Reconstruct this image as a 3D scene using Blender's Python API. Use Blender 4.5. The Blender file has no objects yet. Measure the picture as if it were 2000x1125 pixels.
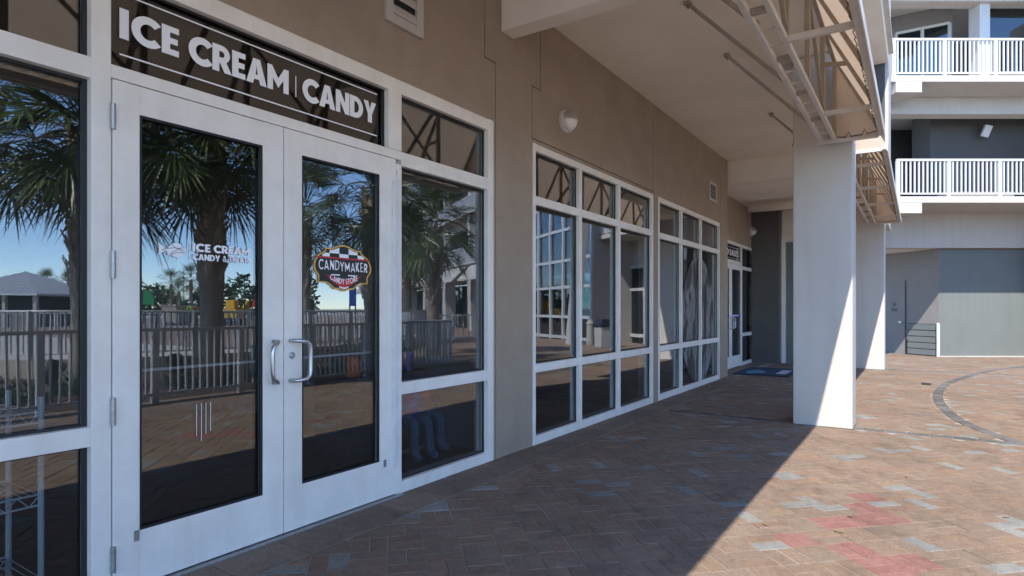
import bpy, bmesh, math, random
from mathutils import Vector, Matrix
random.seed(7)
R = math.radians
scene = bpy.context.scene
COL = scene.collection

# ------------------------------------------------------------------ camera, sky, sun, exposure
TH = R(33.65)
cs, sn = math.cos(TH), math.sin(TH)
cam = bpy.data.cameras.new('camera'); camo = bpy.data.objects.new('camera', cam); COL.objects.link(camo)
camo.location = (0, -3.16, 1.36); camo.rotation_euler = (R(90), 0, TH - R(90))
cam.sensor_width = 36; cam.lens = 21.42; cam.shift_y = 0.01975
cam.clip_start = 0.05; cam.clip_end = 3000
scene.camera = camo
SUN_H = Vector((-0.966, -0.26)); SUN_EL = R(50.7)
world = bpy.data.worlds.new('World'); scene.world = world; world.use_nodes = True
nt = world.node_tree
bg = nt.nodes['Background']; sky = nt.nodes.new('ShaderNodeTexSky'); sky.sky_type = 'NISHITA'
sky.sun_disc = False; sky.sun_elevation = SUN_EL; sky.sun_rotation = math.atan2(SUN_H.x, SUN_H.y)
sky.air_density = 0.7; sky.dust_density = 0.0; sky.ozone_density = 5.0
nt.links.new(sky.outputs[0], bg.inputs[0]); bg.inputs[1].default_value = 0.15
sun = bpy.data.lights.new('sun', 'SUN'); sun.energy = 2.0; sun.angle = R(0.53); sun.color = (1.0, 0.95, 0.87)
suno = bpy.data.objects.new('sun', sun); COL.objects.link(suno)
sdir = Vector((SUN_H.x*math.cos(SUN_EL), SUN_H.y*math.cos(SUN_EL), math.sin(SUN_EL)))
suno.rotation_euler = sdir.to_track_quat('Z', 'Y').to_euler(); suno.location = sdir*60
vs = scene.view_settings
vs.view_transform = 'Standard'; vs.look = 'None'; vs.gamma = 1.0; vs.exposure = 2.0; vs.use_curve_mapping = False
scene.render.engine = 'CYCLES'
scene.cycles.max_bounces = 12; scene.cycles.diffuse_bounces = 8; scene.cycles.glossy_bounces = 5
scene.cycles.transparent_max_bounces = 16

# ------------------------------------------------------------------ materials
MATS = {}
def mat(name, col, rough=0.6, metal=0.0, var=0.0, vscale=3.0, bump=0.0, bscale=60.0, spec=0.5, stain=0.0, col2=None):
    m = bpy.data.materials.new(name); m.use_nodes = True
    n = m.node_tree.nodes; l = m.node_tree.links
    b = n['Principled BSDF']
    b.inputs['Base Color'].default_value = (*col, 1); b.inputs['Roughness'].default_value = rough
    b.inputs['Metallic'].default_value = metal; b.inputs['Specular IOR Level'].default_value = spec
    geo = n.new('ShaderNodeNewGeometry')
    if var > 0 or col2:
        nz = n.new('ShaderNodeTexNoise'); nz.inputs['Scale'].default_value = vscale; nz.inputs['Detail'].default_value = 6
        nz.inputs['Roughness'].default_value = 0.65
        l.new(geo.outputs['Position'], nz.inputs['Vector'])
        rp = n.new('ShaderNodeValToRGB')
        c2 = col2 or tuple(c*(1-var) for c in col)
        c1 = col if col2 else tuple(min(1, c*(1+var*0.5)) for c in col)
        rp.color_ramp.elements[0].position = 0.3; rp.color_ramp.elements[1].position = 0.7
        rp.color_ramp.elements[0].color = (*c2, 1); rp.color_ramp.elements[1].color = (*c1, 1)
        l.new(nz.outputs['Fac'], rp.inputs['Fac'])
        src = rp.outputs['Color']
        if stain > 0:      # soft vertical runs of dirt
            mp = n.new('ShaderNodeMapping'); mp.inputs['Scale'].default_value = (6, 6, 0.5)
            l.new(geo.outputs['Position'], mp.inputs['Vector'])
            n2 = n.new('ShaderNodeTexNoise'); n2.inputs['Scale'].default_value = 1.3; n2.inputs['Detail'].default_value = 5
            l.new(mp.outputs[0], n2.inputs['Vector'])
            r2 = n.new('ShaderNodeValToRGB'); r2.color_ramp.elements[0].position = 0.45; r2.color_ramp.elements[1].position = 0.75
            r2.color_ramp.elements[0].color = (1, 1, 1, 1); v = 1-stain; r2.color_ramp.elements[1].color = (v, v*0.98, v*0.95, 1)
            l.new(n2.outputs['Fac'], r2.inputs['Fac'])
            mx = n.new('ShaderNodeMix'); mx.data_type = 'RGBA'; mx.blend_type = 'MULTIPLY'; mx.inputs[0].default_value = 1
            l.new(src, mx.inputs[6]); l.new(r2.outputs[0], mx.inputs[7]); src = mx.outputs[2]
        l.new(src, b.inputs['Base Color'])
    if bump > 0:
        nb = n.new('ShaderNodeTexNoise'); nb.inputs['Scale'].default_value = bscale; nb.inputs['Detail'].default_value = 4
        l.new(geo.outputs['Position'], nb.inputs['Vector'])
        bp = n.new('ShaderNodeBump'); bp.inputs['Strength'].default_value = 1; bp.inputs['Distance'].default_value = bump
        l.new(nb.outputs['Fac'], bp.inputs['Height']); l.new(bp.outputs[0], b.inputs['Normal'])
    MATS[name] = m
    return m

mat('stucco_taupe', (0.365, 0.292, 0.226), 0.9, var=0.11, vscale=2.2, bump=0.006, bscale=90, stain=0.04, spec=0.2)
mat('stucco_joint', (0.29, 0.23, 0.185), 0.9)
mat('column_stucco', (0.58, 0.54, 0.49), 0.88, var=0.06, vscale=1.5, bump=0.003, bscale=110, stain=0.06, spec=0.2)
mat('stucco_white', (0.52, 0.485, 0.445), 0.88, var=0.06, vscale=1.5, bump=0.003, bscale=110, stain=0.07, spec=0.2)
mat('stucco_cream', (0.87, 0.80, 0.70), 0.9, var=0.09, vscale=0.9, bump=0.002, bscale=80, spec=0.2)
mat('white_paint', (0.82, 0.775, 0.72), 0.40, var=0.09, vscale=4.0, bump=0.0004, bscale=30, stain=0.07)
mat('white_worn', (0.72, 0.72, 0.72), 0.5, var=0.10, vscale=9)
mat('white_rail', (0.54, 0.54, 0.535), 0.4, var=0.04)
mat('gasket', (0.012, 0.012, 0.014), 0.5)
mat('vinyl_white', (0.86, 0.86, 0.88), 0.45); mat('sign_brown', (0.030, 0.022, 0.016), 0.5)
mat('steel', (0.52, 0.53, 0.55), 0.28, 0.9, var=0.1, vscale=30)
mat('steel_dull', (0.40, 0.40, 0.40), 0.42, 0.8, var=0.25, vscale=40)
mat('truss_paint', (0.36, 0.31, 0.26), 0.55, var=0.15, vscale=8)
mat('truss_grey', (0.62, 0.59, 0.55), 0.5, var=0.12, vscale=8)
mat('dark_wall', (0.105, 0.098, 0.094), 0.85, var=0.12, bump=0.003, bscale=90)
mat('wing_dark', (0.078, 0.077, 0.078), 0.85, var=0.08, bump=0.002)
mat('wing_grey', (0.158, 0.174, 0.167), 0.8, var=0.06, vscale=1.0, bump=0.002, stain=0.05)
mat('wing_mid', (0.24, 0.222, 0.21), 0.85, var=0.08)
mat('lamp_glass', (0.80, 0.78, 0.74), 0.25)
mat('lamp_base', (0.62, 0.58, 0.53), 0.5)
mat('louvre_dark', (0.02, 0.02, 0.02), 0.8)
mat('border_stone', (0.25, 0.205, 0.165), 0.9, var=0.35, vscale=5, bump=0.004, bscale=60)
mat('sand_joint', (0.36, 0.31, 0.26), 0.95, var=0.25, vscale=8)
mat('band_brick', (0.165, 0.155, 0.15), 0.9, var=0.25, vscale=12, bump=0.003)
mat('mulch', (0.13, 0.075, 0.05), 0.95, var=0.5, vscale=9, bump=0.03, bscale=25)
mat('concrete', (0.52, 0.47, 0.41), 0.9, var=0.15, vscale=0.6, bump=0.003)
mat('beige_wall', (0.50, 0.44, 0.34), 0.9, var=0.10, bump=0.003)
mat('frond', (0.115, 0.155, 0.045), 0.36, var=0.5, vscale=2.5, spec=0.6)
mat('frond_dry', (0.20, 0.145, 0.06), 0.8, var=0.4, vscale=4)
mat('palm_trunk', (0.36, 0.30, 0.24), 0.95, var=0.4, vscale=7, bump=0.02, bscale=18)
mat('palm_boot', (0.52, 0.43, 0.32), 0.9, var=0.45, vscale=9)
mat('shrub', (0.05, 0.10, 0.025), 0.6, var=0.5, vscale=6)
mat('tree_far', (0.045, 0.075, 0.025), 0.8, var=0.5, vscale=0.7)
mat('black_metal', (0.02, 0.02, 0.022), 0.45)
mat('roof_metal', (0.55, 0.56, 0.56), 0.35, 0.3, var=0.08)
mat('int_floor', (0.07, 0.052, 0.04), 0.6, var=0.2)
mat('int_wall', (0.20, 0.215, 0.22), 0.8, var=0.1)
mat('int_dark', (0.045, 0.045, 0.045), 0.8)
mat('wire_chrome', (0.78, 0.80, 0.82), 0.35, 0.0)
mat('red_vinyl', (0.55, 0.02, 0.03), 0.4)
mat('gold_vinyl', (0.72, 0.38, 0.06), 0.4)
mat('black_vinyl', (0.012, 0.014, 0.016), 0.4)
mat('mat_blue', (0.02, 0.045, 0.09), 0.95, var=0.3, vscale=20, bump=0.003, bscale=300)
mat('mat_print', (0.10, 0.27, 0.38), 0.95, var=0.2, vscale=20)
mat('mat_print_pale', (0.45, 0.50, 0.55), 0.95)
mat('orange', (0.75, 0.16, 0.02), 0.5); mat('yellow', (0.75, 0.42, 0.03), 0.45); mat('green_cloth', (0.03, 0.28, 0.10), 0.8)
mat('red_orange', (0.70, 0.07, 0.02), 0.6); mat('blue_cloth', (0.02, 0.06, 0.35), 0.8); mat('purple', (0.10, 0.05, 0.35), 0.6)
mat('denim', (0.05, 0.13, 0.22), 0.8); mat('pink_cloth', (0.5, 0.07, 0.09), 0.8); mat('skin', (0.45, 0.26, 0.18), 0.6); mat('hi_vis', (0.6, 0.75, 0.03), 0.7)
mat('planter_stone', (0.45, 0.43, 0.40), 0.9, var=0.2, vscale=25)

def glass_mat(name, f0, tint, wave=0.0012):
    m = bpy.data.materials.new(name); m.use_nodes = True
    n = m.node_tree.nodes; l = m.node_tree.links
    n.remove(n['Principled BSDF']); out = n['Material Output']
    lw = n.new('ShaderNodeLayerWeight'); lw.inputs['Blend'].default_value = 0.5
    pw = n.new('ShaderNodeMath'); pw.operation = 'POWER'; pw.inputs[1].default_value = 4.0
    l.new(lw.outputs['Facing'], pw.inputs[0])
    mr = n.new('ShaderNodeMapRange'); mr.inputs['To Min'].default_value = f0; mr.inputs['To Max'].default_value = 1.0
    l.new(pw.outputs[0], mr.inputs['Value'])
    tr = n.new('ShaderNodeBsdfTransparent'); tr.inputs[0].default_value = (*tint, 1)
    gl = n.new('ShaderNodeBsdfGlossy'); gl.inputs['Roughness'].default_value = 0.0; gl.inputs['Color'].default_value = (0.95, 0.97, 1, 1)
    geo = n.new('ShaderNodeNewGeometry'); nz = n.new('ShaderNodeTexNoise'); nz.inputs['Scale'].default_value = 1.7; nz.inputs['Detail'].default_value = 1
    l.new(geo.outputs['Position'], nz.inputs['Vector'])
    bp = n.new('ShaderNodeBump'); bp.inputs['Distance'].default_value = wave; l.new(nz.outputs['Fac'], bp.inputs['Height'])
    l.new(bp.outputs[0], gl.inputs['Normal'])
    mx = n.new('ShaderNodeMixShader'); l.new(mr.outputs[0], mx.inputs[0]); l.new(tr.outputs[0], mx.inputs[1]); l.new(gl.outputs[0], mx.inputs[2])
    l.new(mx.outputs[0], out.inputs['Surface'])
    MATS[name] = m
glass_mat('glass', 0.12, (0.74, 0.77, 0.78), 0.0006)
glass_mat('sign_glass', 0.05, (0.6, 0.6, 0.6))
glass_mat('glass_far', 0.08, (0.30, 0.42, 0.46), 0.003)

def fabric_mat(name, col, tr):
    m = bpy.data.materials.new(name); m.use_nodes = True
    n = m.node_tree.nodes; l = m.node_tree.links; b = n['Principled BSDF']
    b.inputs['Base Color'].default_value = (*col, 1); b.inputs['Roughness'].default_value = 0.85
    t = n.new('ShaderNodeBsdfTranslucent'); t.inputs[0].default_value = (*tr, 1)
    mx = n.new('ShaderNodeMixShader'); mx.inputs[0].default_value = 0.55
    l.new(b.outputs[0], mx.inputs[1]); l.new(t.outputs[0], mx.inputs[2]); l.new(mx.outputs[0], n['Material Output'].inputs['Surface'])
    MATS[name] = m
fabric_mat('awning_fabric', (0.78, 0.71, 0.62), (0.90, 0.76, 0.62))

def brick_mat(name, use_attr):
    m = mat(name, (0.4, 0.3, 0.2), 0.9, bump=0.0025, bscale=220, spec=0.25)
    n = m.node_tree.nodes; l = m.node_tree.links; b = n['Principled BSDF']
    if use_attr:
        a = n.new('ShaderNodeAttribute'); a.attribute_name = 'Col'; src = a.outputs['Color']
    else:
        a = n.new('ShaderNodeObjectInfo'); src = a.outputs['Color']
    geo = n.new('ShaderNodeNewGeometry')
    nz = n.new('ShaderNodeTexNoise'); nz.inputs['Scale'].default_value = 14; nz.inputs['Detail'].default_value = 8; nz.inputs['Roughness'].default_value = 0.75
    l.new(geo.outputs['Position'], nz.inputs['Vector'])
    n2 = n.new('ShaderNodeTexNoise'); n2.inputs['Scale'].default_value = 0.9; n2.inputs['Detail'].default_value = 4
    l.new(geo.outputs['Position'], n2.inputs['Vector'])
    def ramp(s, lo, hi, p0=0.3, p1=0.7):
        r = n.new('ShaderNodeValToRGB'); r.color_ramp.elements[0].position = p0; r.color_ramp.elements[1].position = p1
        r.color_ramp.elements[0].color = (lo, lo, lo, 1); r.color_ramp.elements[1].color = (hi, hi, hi, 1); l.new(s, r.inputs[0]); return r.outputs[0]
    n3 = n.new('ShaderNodeTexNoise'); n3.inputs['Scale'].default_value = 150; n3.inputs['Detail'].default_value = 3
    l.new(geo.outputs['Position'], n3.inputs['Vector'])
    n4 = n.new('ShaderNodeTexNoise'); n4.inputs['Scale'].default_value = 3.2; n4.inputs['Detail'].default_value = 7; n4.inputs['Roughness'].default_value = 0.7
    l.new(geo.outputs['Position'], n4.inputs['Vector'])
    for s in (ramp(nz.outputs['Fac'], 0.76, 1.16), ramp(n2.outputs['Fac'], 0.84, 1.08), ramp(n3.outputs['Fac'], 0.72, 1.2, .35, .65), ramp(n4.outputs['Fac'], 0.72, 1.04, .28, .5)):
        mx = n.new('ShaderNodeMix'); mx.data_type = 'RGBA'; mx.blend_type = 'MULTIPLY'; mx.inputs[0].default_value = 1
        l.new(src, mx.inputs[6]); l.new(s, mx.inputs[7]); src = mx.outputs[2]
    l.new(src, b.inputs['Base Color'])
brick_mat('brick_single', False); brick_mat('brick_many', True)

def paving_far_mat():
    m = mat('paving_far', (0.4, 0.28, 0.2), 0.9, spec=0.25)
    n = m.node_tree.nodes; l = m.node_tree.links; b = n['Principled BSDF']
    geo = n.new('ShaderNodeNewGeometry'); mp = n.new('ShaderNodeMapping'); mp.inputs['Rotation'].default_value = (0, 0, R(45))
    l.new(geo.outputs['Position'], mp.inputs[0])
    br = n.new('ShaderNodeTexBrick'); br.inputs['Scale'].default_value = 1; br.inputs['Brick Width'].default_value = 0.2; br.inputs['Row Height'].default_value = 0.1
    br.inputs['Mortar Size'].default_value = 0.004; br.inputs['Color1'].default_value = (0.29, 0.20, 0.145, 1); br.inputs['Color2'].default_value = (0.25, 0.185, 0.14, 1)
    br.inputs['Mortar'].default_value = (0.26, 0.2, 0.16, 1)
    l.new(mp.outputs[0], br.inputs['Vector'])
    nz = n.new('ShaderNodeTexNoise'); nz.inputs['Scale'].default_value = 2.2; nz.inputs['Detail'].default_value = 8
    l.new(geo.outputs['Position'], nz.inputs['Vector'])
    r = n.new('ShaderNodeValToRGB'); r.color_ramp.elements[0].color = (0.75, 0.75, 0.78, 1); r.color_ramp.elements[1].color = (1.15, 1.1, 1.05, 1); l.new(nz.outputs['Fac'], r.inputs[0])
    mx = n.new('ShaderNodeMix'); mx.data_type = 'RGBA'; mx.blend_type = 'MULTIPLY'; mx.inputs[0].default_value = 1
    l.new(br.outputs['Color'], mx.inputs[6]); l.new(r.outputs[0], mx.inputs[7]); l.new(mx.outputs[2], b.inputs['Base Color'])
paving_far_mat()

def decal_mat():
    # printed window graphic: pale grey streaks with dark gaps where the glass shows
    m = bpy.data.materials.new('window_print'); m.use_nodes = True
    n = m.node_tree.nodes; l = m.node_tree.links; b = n['Principled BSDF']
    b.inputs['Roughness'].default_value = 0.6
    geo = n.new('ShaderNodeNewGeometry'); mp = n.new('ShaderNodeMapping'); mp.inputs['Scale'].default_value = (3.2, 1, 0.9); mp.inputs['Rotation'].default_value = (0, R(-12), 0)
    l.new(geo.outputs['Position'], mp.inputs[0])
    nz = n.new('ShaderNodeTexNoise'); nz.inputs['Scale'].default_value = 1.6; nz.inputs['Detail'].default_value = 2.5; nz.inputs['Distortion'].default_value = 0.6
    l.new(mp.outputs[0], nz.inputs['Vector'])
    r = n.new('ShaderNodeValToRGB'); r.color_ramp.elements[0].position = 0.46; r.color_ramp.elements[1].position = 0.52
    r.color_ramp.elements[0].color = (0.03, 0.032, 0.035, 1); r.color_ramp.elements[1].color = (0.22, 0.22, 0.225, 1)
    l.new(nz.outputs['Fac'], r.inputs[0])
    wv = n.new('ShaderNodeTexNoise'); wv.inputs['Scale'].default_value = 7; wv.inputs['Detail'].default_value = 7; wv.inputs['Distortion'].default_value = 1.8; wv.inputs['Roughness'].default_value = .7
    l.new(mp.outputs[0], wv.inputs['Vector'])
    r2 = n.new('ShaderNodeValToRGB'); r2.color_ramp.elements[0].color = (0.3, 0.3, 0.3, 1); r2.color_ramp.elements[0].position = 0.38; r2.color_ramp.elements[1].position = 0.52
    l.new(wv.outputs['Fac'], r2.inputs[0])
    mx = n.new('ShaderNodeMix'); mx.data_type = 'RGBA'; mx.blend_type = 'MULTIPLY'; mx.inputs[0].default_value = 1
    l.new(r.outputs[0], mx.inputs[6]); l.new(r2.outputs[0], mx.inputs[7]); l.new(mx.outputs[2], b.inputs['Base Color'])
    MATS['window_print'] = m
decal_mat()

# ------------------------------------------------------------------ mesh helpers
class MB:
    def __init__(s): s.v = []; s.f = []
    def add(s, vs, fs):
        o = len(s.v); s.v += [tuple(p) for p in vs]; s.f += [tuple(i+o for i in q) for q in fs]; return s
    def box(s, x0, x1, y0, y1, z0, z1):
        if x0 > x1: x0, x1 = x1, x0
        if y0 > y1: y0, y1 = y1, y0
        if z0 > z1: z0, z1 = z1, z0
        return s.add([(x0,y0,z0),(x1,y0,z0),(x1,y1,z0),(x0,y1,z0),(x0,y0,z1),(x1,y0,z1),(x1,y1,z1),(x0,y1,z1)],
                     [(3,2,1,0),(4,5,6,7),(0,1,5,4),(1,2,6,5),(2,3,7,6),(3,0,4,7)])
    def quad(s, a, b, c, d): return s.add([a,b,c,d], [(0,1,2,3)])
    def prism(s, pts, ext):
        """closed polygon pts (3d list) extruded by the vector ext"""
        n = len(pts); e = Vector(ext); P = [Vector(p) for p in pts]
        return s.add(P + [p+e for p in P], [tuple(range(n-1,-1,-1)), tuple(range(n, 2*n))] + [(i,(i+1)%n,(i+1)%n+n,i+n) for i in range(n)])
    def bar(s, a, b, w, h=None):
        """rectangular bar from a to b"""
        a = Vector(a); b = Vector(b); h = h or w; d = (b-a).normalized()
        up = Vector((0,0,1)) if abs(d.z) < 0.95 else Vector((1,0,0))
        r = d.cross(up).normalized()*(w/2); u = r.cross(d).normalized()*(h/2)
        vs = [p+q for p in (a,b) for q in (-r-u, r-u, r+u, -r+u)]
        return s.add(vs, [(0,1,2,3),(7,6,5,4),(0,4,5,1),(1,5,6,2),(2,6,7,3),(3,7,4,0)])
    def tube(s, pts, rad, seg=8, caps=True):
        P = [Vector(p) for p in pts]; n = len(P); rr = rad if isinstance(rad, (list, tuple)) else [rad]*n
        vs = []; fs = []; prev = None
        for i, p in enumerate(P):
            d = ((P[min(i+1,n-1)]-P[max(i-1,0)])).normalized()
            if prev is None:
                up = Vector((0,0,1)) if abs(d.z) < 0.9 else Vector((1,0,0)); r = d.cross(up).normalized()
            else: r = (prev - d*prev.dot(d)).normalized()
            prev = r; u = d.cross(r)
            vs += [p+(r*math.cos(2*math.pi*k/seg)+u*math.sin(2*math.pi*k/seg))*rr[i] for k in range(seg)]
        for i in range(n-1):
            for k in range(seg):
                k2 = (k+1) % seg; fs.append((i*seg+k, i*seg+k2, (i+1)*seg+k2, (i+1)*seg+k))
        if caps: fs += [tuple(range(seg-1,-1,-1)), tuple((n-1)*seg+k for k in range(seg))]
        return s.add(vs, fs)
    def lathe(s, prof, c, axis='Z', seg=20):
        vs = []; fs = []; n = len(prof)
        for r, h in prof:
            for k in range(seg):
                a = 2*math.pi*k/seg; x, y = r*math.cos(a), r*math.sin(a)
                vs.append({'Z': (c[0]+x, c[1]+y, c[2]+h), 'Y': (c[0]+x, c[1]+h, c[2]-y), 'X': (c[0]+h, c[1]+x, c[2]+y)}[axis])
        for i in range(n-1):
            for k in range(seg):
                k2 = (k+1)%seg; fs.append((i*seg+k, i*seg+k2, (i+1)*seg+k2, (i+1)*seg+k))
        fs += [tuple(range(seg-1,-1,-1)), tuple((n-1)*seg+k for k in range(seg))]
        return s.add(vs, fs)
    def build(s, name, m, parent=None, bevel=0.0, smooth=False, loc=None):
        me = bpy.data.meshes.new(name); me.from_pydata(s.v, [], s.f); me.update()
        if m: me.materials.append(MATS[m])
        if bevel or True:
            bm = bmesh.new(); bm.from_mesh(me)
            if bevel:
                bmesh.ops.bevel(bm, geom=[e for e in bm.edges if len(e.link_faces) == 2 and e.calc_face_angle(0) > 0.6], offset=bevel, segments=2, affect='EDGES', profile=0.6)
            bmesh.ops.recalc_face_normals(bm, faces=bm.faces)
            bm.to_mesh(me); bm.free()
        if smooth:
            for p in me.polygons: p.use_smooth = True
        o = bpy.data.objects.new(name, me); COL.objects.link(o)
        if loc: o.location = loc
        if parent: o.parent = parent
        return o
def box(name, m, parent, *a, bevel=0.0): return MB().box(*a).build(name, m, parent, bevel)
def tag(o, label, cat=None, group=None, kind=None):
    o['label'] = label
    if cat: o['category'] = cat
    if group: o['group'] = group
    if kind: o['kind'] = kind
    return o
def thing(name, label, cat, loc=(0,0,0), group=None, rz=0):
    o = bpy.data.objects.new(name, None); COL.objects.link(o); o.location = loc; o.rotation_euler[2] = rz; o.empty_display_size = 0.2
    return tag(o, label, cat, group)
def struct(o, label, cat=None): o['kind'] = 'structure'; o['label'] = label; o['category'] = cat or o.name.split('.')[0].replace('_', ' '); return o
def copy_tree(o, parent=None):
    c = o.copy(); COL.objects.link(c); c.parent = parent
    for ch in list(o.children): copy_tree(ch, c)
    return c
def inst(mesh, name, parent, loc, rz=0):
    o = bpy.data.objects.new(name, mesh); COL.objects.link(o); o.location = loc; o.rotation_euler[2] = rz; o.parent = parent; return o
CAMP = Vector((0, -3.16, 1.36))
def proj(X, Y, Z=0.0):
    a, b = X, Y+3.16; t = a*cs+b*sn
    if t < 0.05: return None
    return (1000+1190*(a*sn-b*cs)/t, 602-1190*(Z-1.36)/t, t)
def mirror_ray(px, t, z=0.0):
    """real place of what the shop glass shows at picture column px, t metres along the view axis"""
    u = (px-1000)/1190; return Vector(((cs+u*sn)*t, -(-3.16+(sn-u*cs)*t), z))

# ------------------------------------------------------------------ ground
g = MB().box(-400, 900, -900, 60, -1.2, -0.045).build('ground', 'concrete'); struct(g, 'pale sandy concrete ground spreading out to the horizon')
bed = MB().add([(-12,-11.5,-0.02),(12.2,-11.5,-0.02),(12.2,-6.25,-0.02),(-12,-6.25,-0.02),(-12,-11.5,-0.3),(12.2,-11.5,-0.3),(12.2,-6.25,-0.3),(-12,-6.25,-0.3)],
   [(0,1,2,3),(7,6,5,4),(0,4,5,1),(1,5,6,2),(2,6,7,3),(3,7,4,0)]).build('planting_bed', 'mulch'); struct(bed, 'dark brown mulch bed behind the picket fence')
kerb = MB().box(-12, 12.2, -6.25, -6.12, -0.3, 0.07).build('kerb', 'concrete', bevel=0.01); struct(kerb, 'low concrete kerb at the foot of the picket fence')
pl = MB().box(12.2, 90, -80, -6.3, -0.3, -0.004).build('plaza', 'paving_far'); struct(pl, 'tan brick plaza stretching away across the courtyard')
pav = MB().box(-12, 26, -6.3, 0.4, -0.3, -0.0045).build('pavement', 'sand_joint'); struct(pav, 'basketweave brick pavement under and beyond the arcade')

# basketweave bricks, 45 degrees to the shop wall
CELL = 0.205
def spline(P, n=12):
    out = []
    for i in range(len(P)-1):
        p0, p1, p2, p3 = P[max(i-1,0)], P[i], P[i+1], P[min(i+2,len(P)-1)]
        for k in range(n):
            t = k/n
            out.append(tuple(0.5*((2*p1[j])+(-p0[j]+p2[j])*t+(2*p0[j]-5*p1[j]+4*p2[j]-p3[j])*t*t+(-p0[j]+3*p1[j]-3*p2[j]+p3[j])*t**3) for j in (0,1)))
    return out+[P[-1]]
arc = spline([(7.95,-4.0),(9.02,-3.62),(10.2,-3.46),(11.4,-3.42),(12.7,-3.5),(13.95,-3.7),(16.6,-4.42),(18.1,-5.1),(19.6,-6.1)])
def near_arc(x, y): return min((x-a)**2+(y-b)**2 for a, b in arc) < 0.0030
TAN = [(0.245, 0.173, 0.123), (0.232, 0.167, 0.123), (0.25, 0.173, 0.121), (0.23, 0.167, 0.125), (0.241, 0.165, 0.116), (0.226, 0.164, 0.122), (0.239, 0.178, 0.131)]
GREY = [(0.235,0.228,0.205),(0.255,0.246,0.222),(0.222,0.218,0.198)]
RED = [(0.272,0.130,0.108),(0.262,0.135,0.113),(0.280,0.142,0.116)]
ORG = [(0.255,0.165,0.118),(0.245,0.158,0.115)]
rb = random.Random(11)
red_spots = [((3.93,-2.5),0.12),((4.45,-2.80),0.19),((4.75,-2.93),0.16),((3.85,-2.86),0.16),((3.75,-3.08),0.2),((3.55,-3.3),0.2),((5.0,-2.85),0.12)]
ca, sa = math.cos(R(45)), math.sin(R(45))
bricks = []
N = 140
for i in range(-N, N):
    for j in range(-N, N):
        u0, v0 = i*CELL, j*CELL
        cxm, cym = 10+ (u0+CELL/2)*ca-(v0+CELL/2)*sa, -3+(u0+CELL/2)*sa+(v0+CELL/2)*ca
        if not (-2.5 < cxm < 25.5 and -6.35 < cym < 0.5): continue
        redcell = any((cxm-p[0])**2+(cym-p[1])**2 < r*r for p, r in red_spots)
        orgcell = rb.random() < 0.02
        for k in range(2):
            if (i+j) % 2 == 0: du, dv, rz = CELL/2, CELL*(0.25+0.5*k), 45
            else: du, dv, rz = CELL*(0.25+0.5*k), CELL/2, 135
            x = 10+(u0+du)*ca-(v0+dv)*sa; y = -3+(u0+du)*sa+(v0+dv)*ca
            if y > -0.265 or y < -6.2 or abs(x-7.9) < 0.05 or abs(x-15.9) < 0.05 or near_arc(x, y): continue
            q = rb.random()
            c = rb.choice(RED) if redcell else rb.choice(GREY) if q < 0.07 else rb.choice(ORG) if orgcell or q > 0.97 else rb.choice(TAN)
            f = rb.uniform(0.94, 1.06)
            bricks.append((x, y, rz, tuple(a*f for a in c), rb.uniform(-0.0022, 0.0022)))
def brick_geo(L, W, t=0.02, e=0.003):
    a, b = L/2, W/2
    v = [(-a,-b,-t),(a,-b,-t),(a,b,-t),(-a,b,-t),(-a,-b,-e),(a,-b,-e),(a,b,-e),(-a,b,-e),(-a+e,-b+e,0),(a-e,-b+e,0),(a-e,b-e,0),(-a+e,b-e,0)]
    return v, [(0,1,5,4),(1,2,6,5),(2,3,7,6),(3,0,4,7),(4,5,9,8),(5,6,10,9),(6,7,11,10),(7,4,8,11),(8,9,10,11)]
BL, BW = CELL-0.005, CELL/2-0.005
bv, bf = brick_geo(BL, BW)
bme = bpy.data.meshes.new('brick'); bme.from_pydata(bv, [], bf); bme.materials.append(MATS['brick_single'])
def seen(b):
    p = proj(b[0], b[1])
    return p and -30 < p[0] < 2030 and -20 < p[1] < 1150 and (b[1] < -0.3)
order = sorted(range(len(bricks)), key=lambda i: proj(bricks[i][0], bricks[i][1])[2] if seen(bricks[i]) else 1e9)
single = set(order[:300])
def many(name, items, geo, parent, m):
    vs = []; fs = []; cl = []
    gv, gf = geo
    for (x, y, rz, c, dz) in items:
        o = len(vs); ca_, sa_ = math.cos(R(rz)), math.sin(R(rz))
        vs += [(x+p[0]*ca_-p[1]*sa_, y+p[0]*sa_+p[1]*ca_, p[2]+dz) for p in gv]
        fs += [tuple(k+o for k in q) for q in gf]; cl += [c]*len(gf)
    me = bpy.data.meshes.new(name); me.from_pydata(vs, [], fs); me.materials.append(MATS[m])
    at = me.color_attributes.new('Col', 'FLOAT_COLOR', 'CORNER'); arr = []
    for p in me.polygons: arr += [*cl[p.index], 1.0]*p.loop_total
    at.data.foreach_set('color', arr)
    o = bpy.data.objects.new(name, me); COL.objects.link(o); o.parent = parent; o['kind'] = 'stuff'; return o
for i in sorted(single):
    x, y, rz, c, dz = bricks[i]
    o = inst(bme, 'brick', pav, (x, y, dz), R(rz)); o.color = (*c, 1)
many('bricks', [b for i, b in enumerate(bricks) if i not in single], (bv, bf), pav, 'brick_many')
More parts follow.
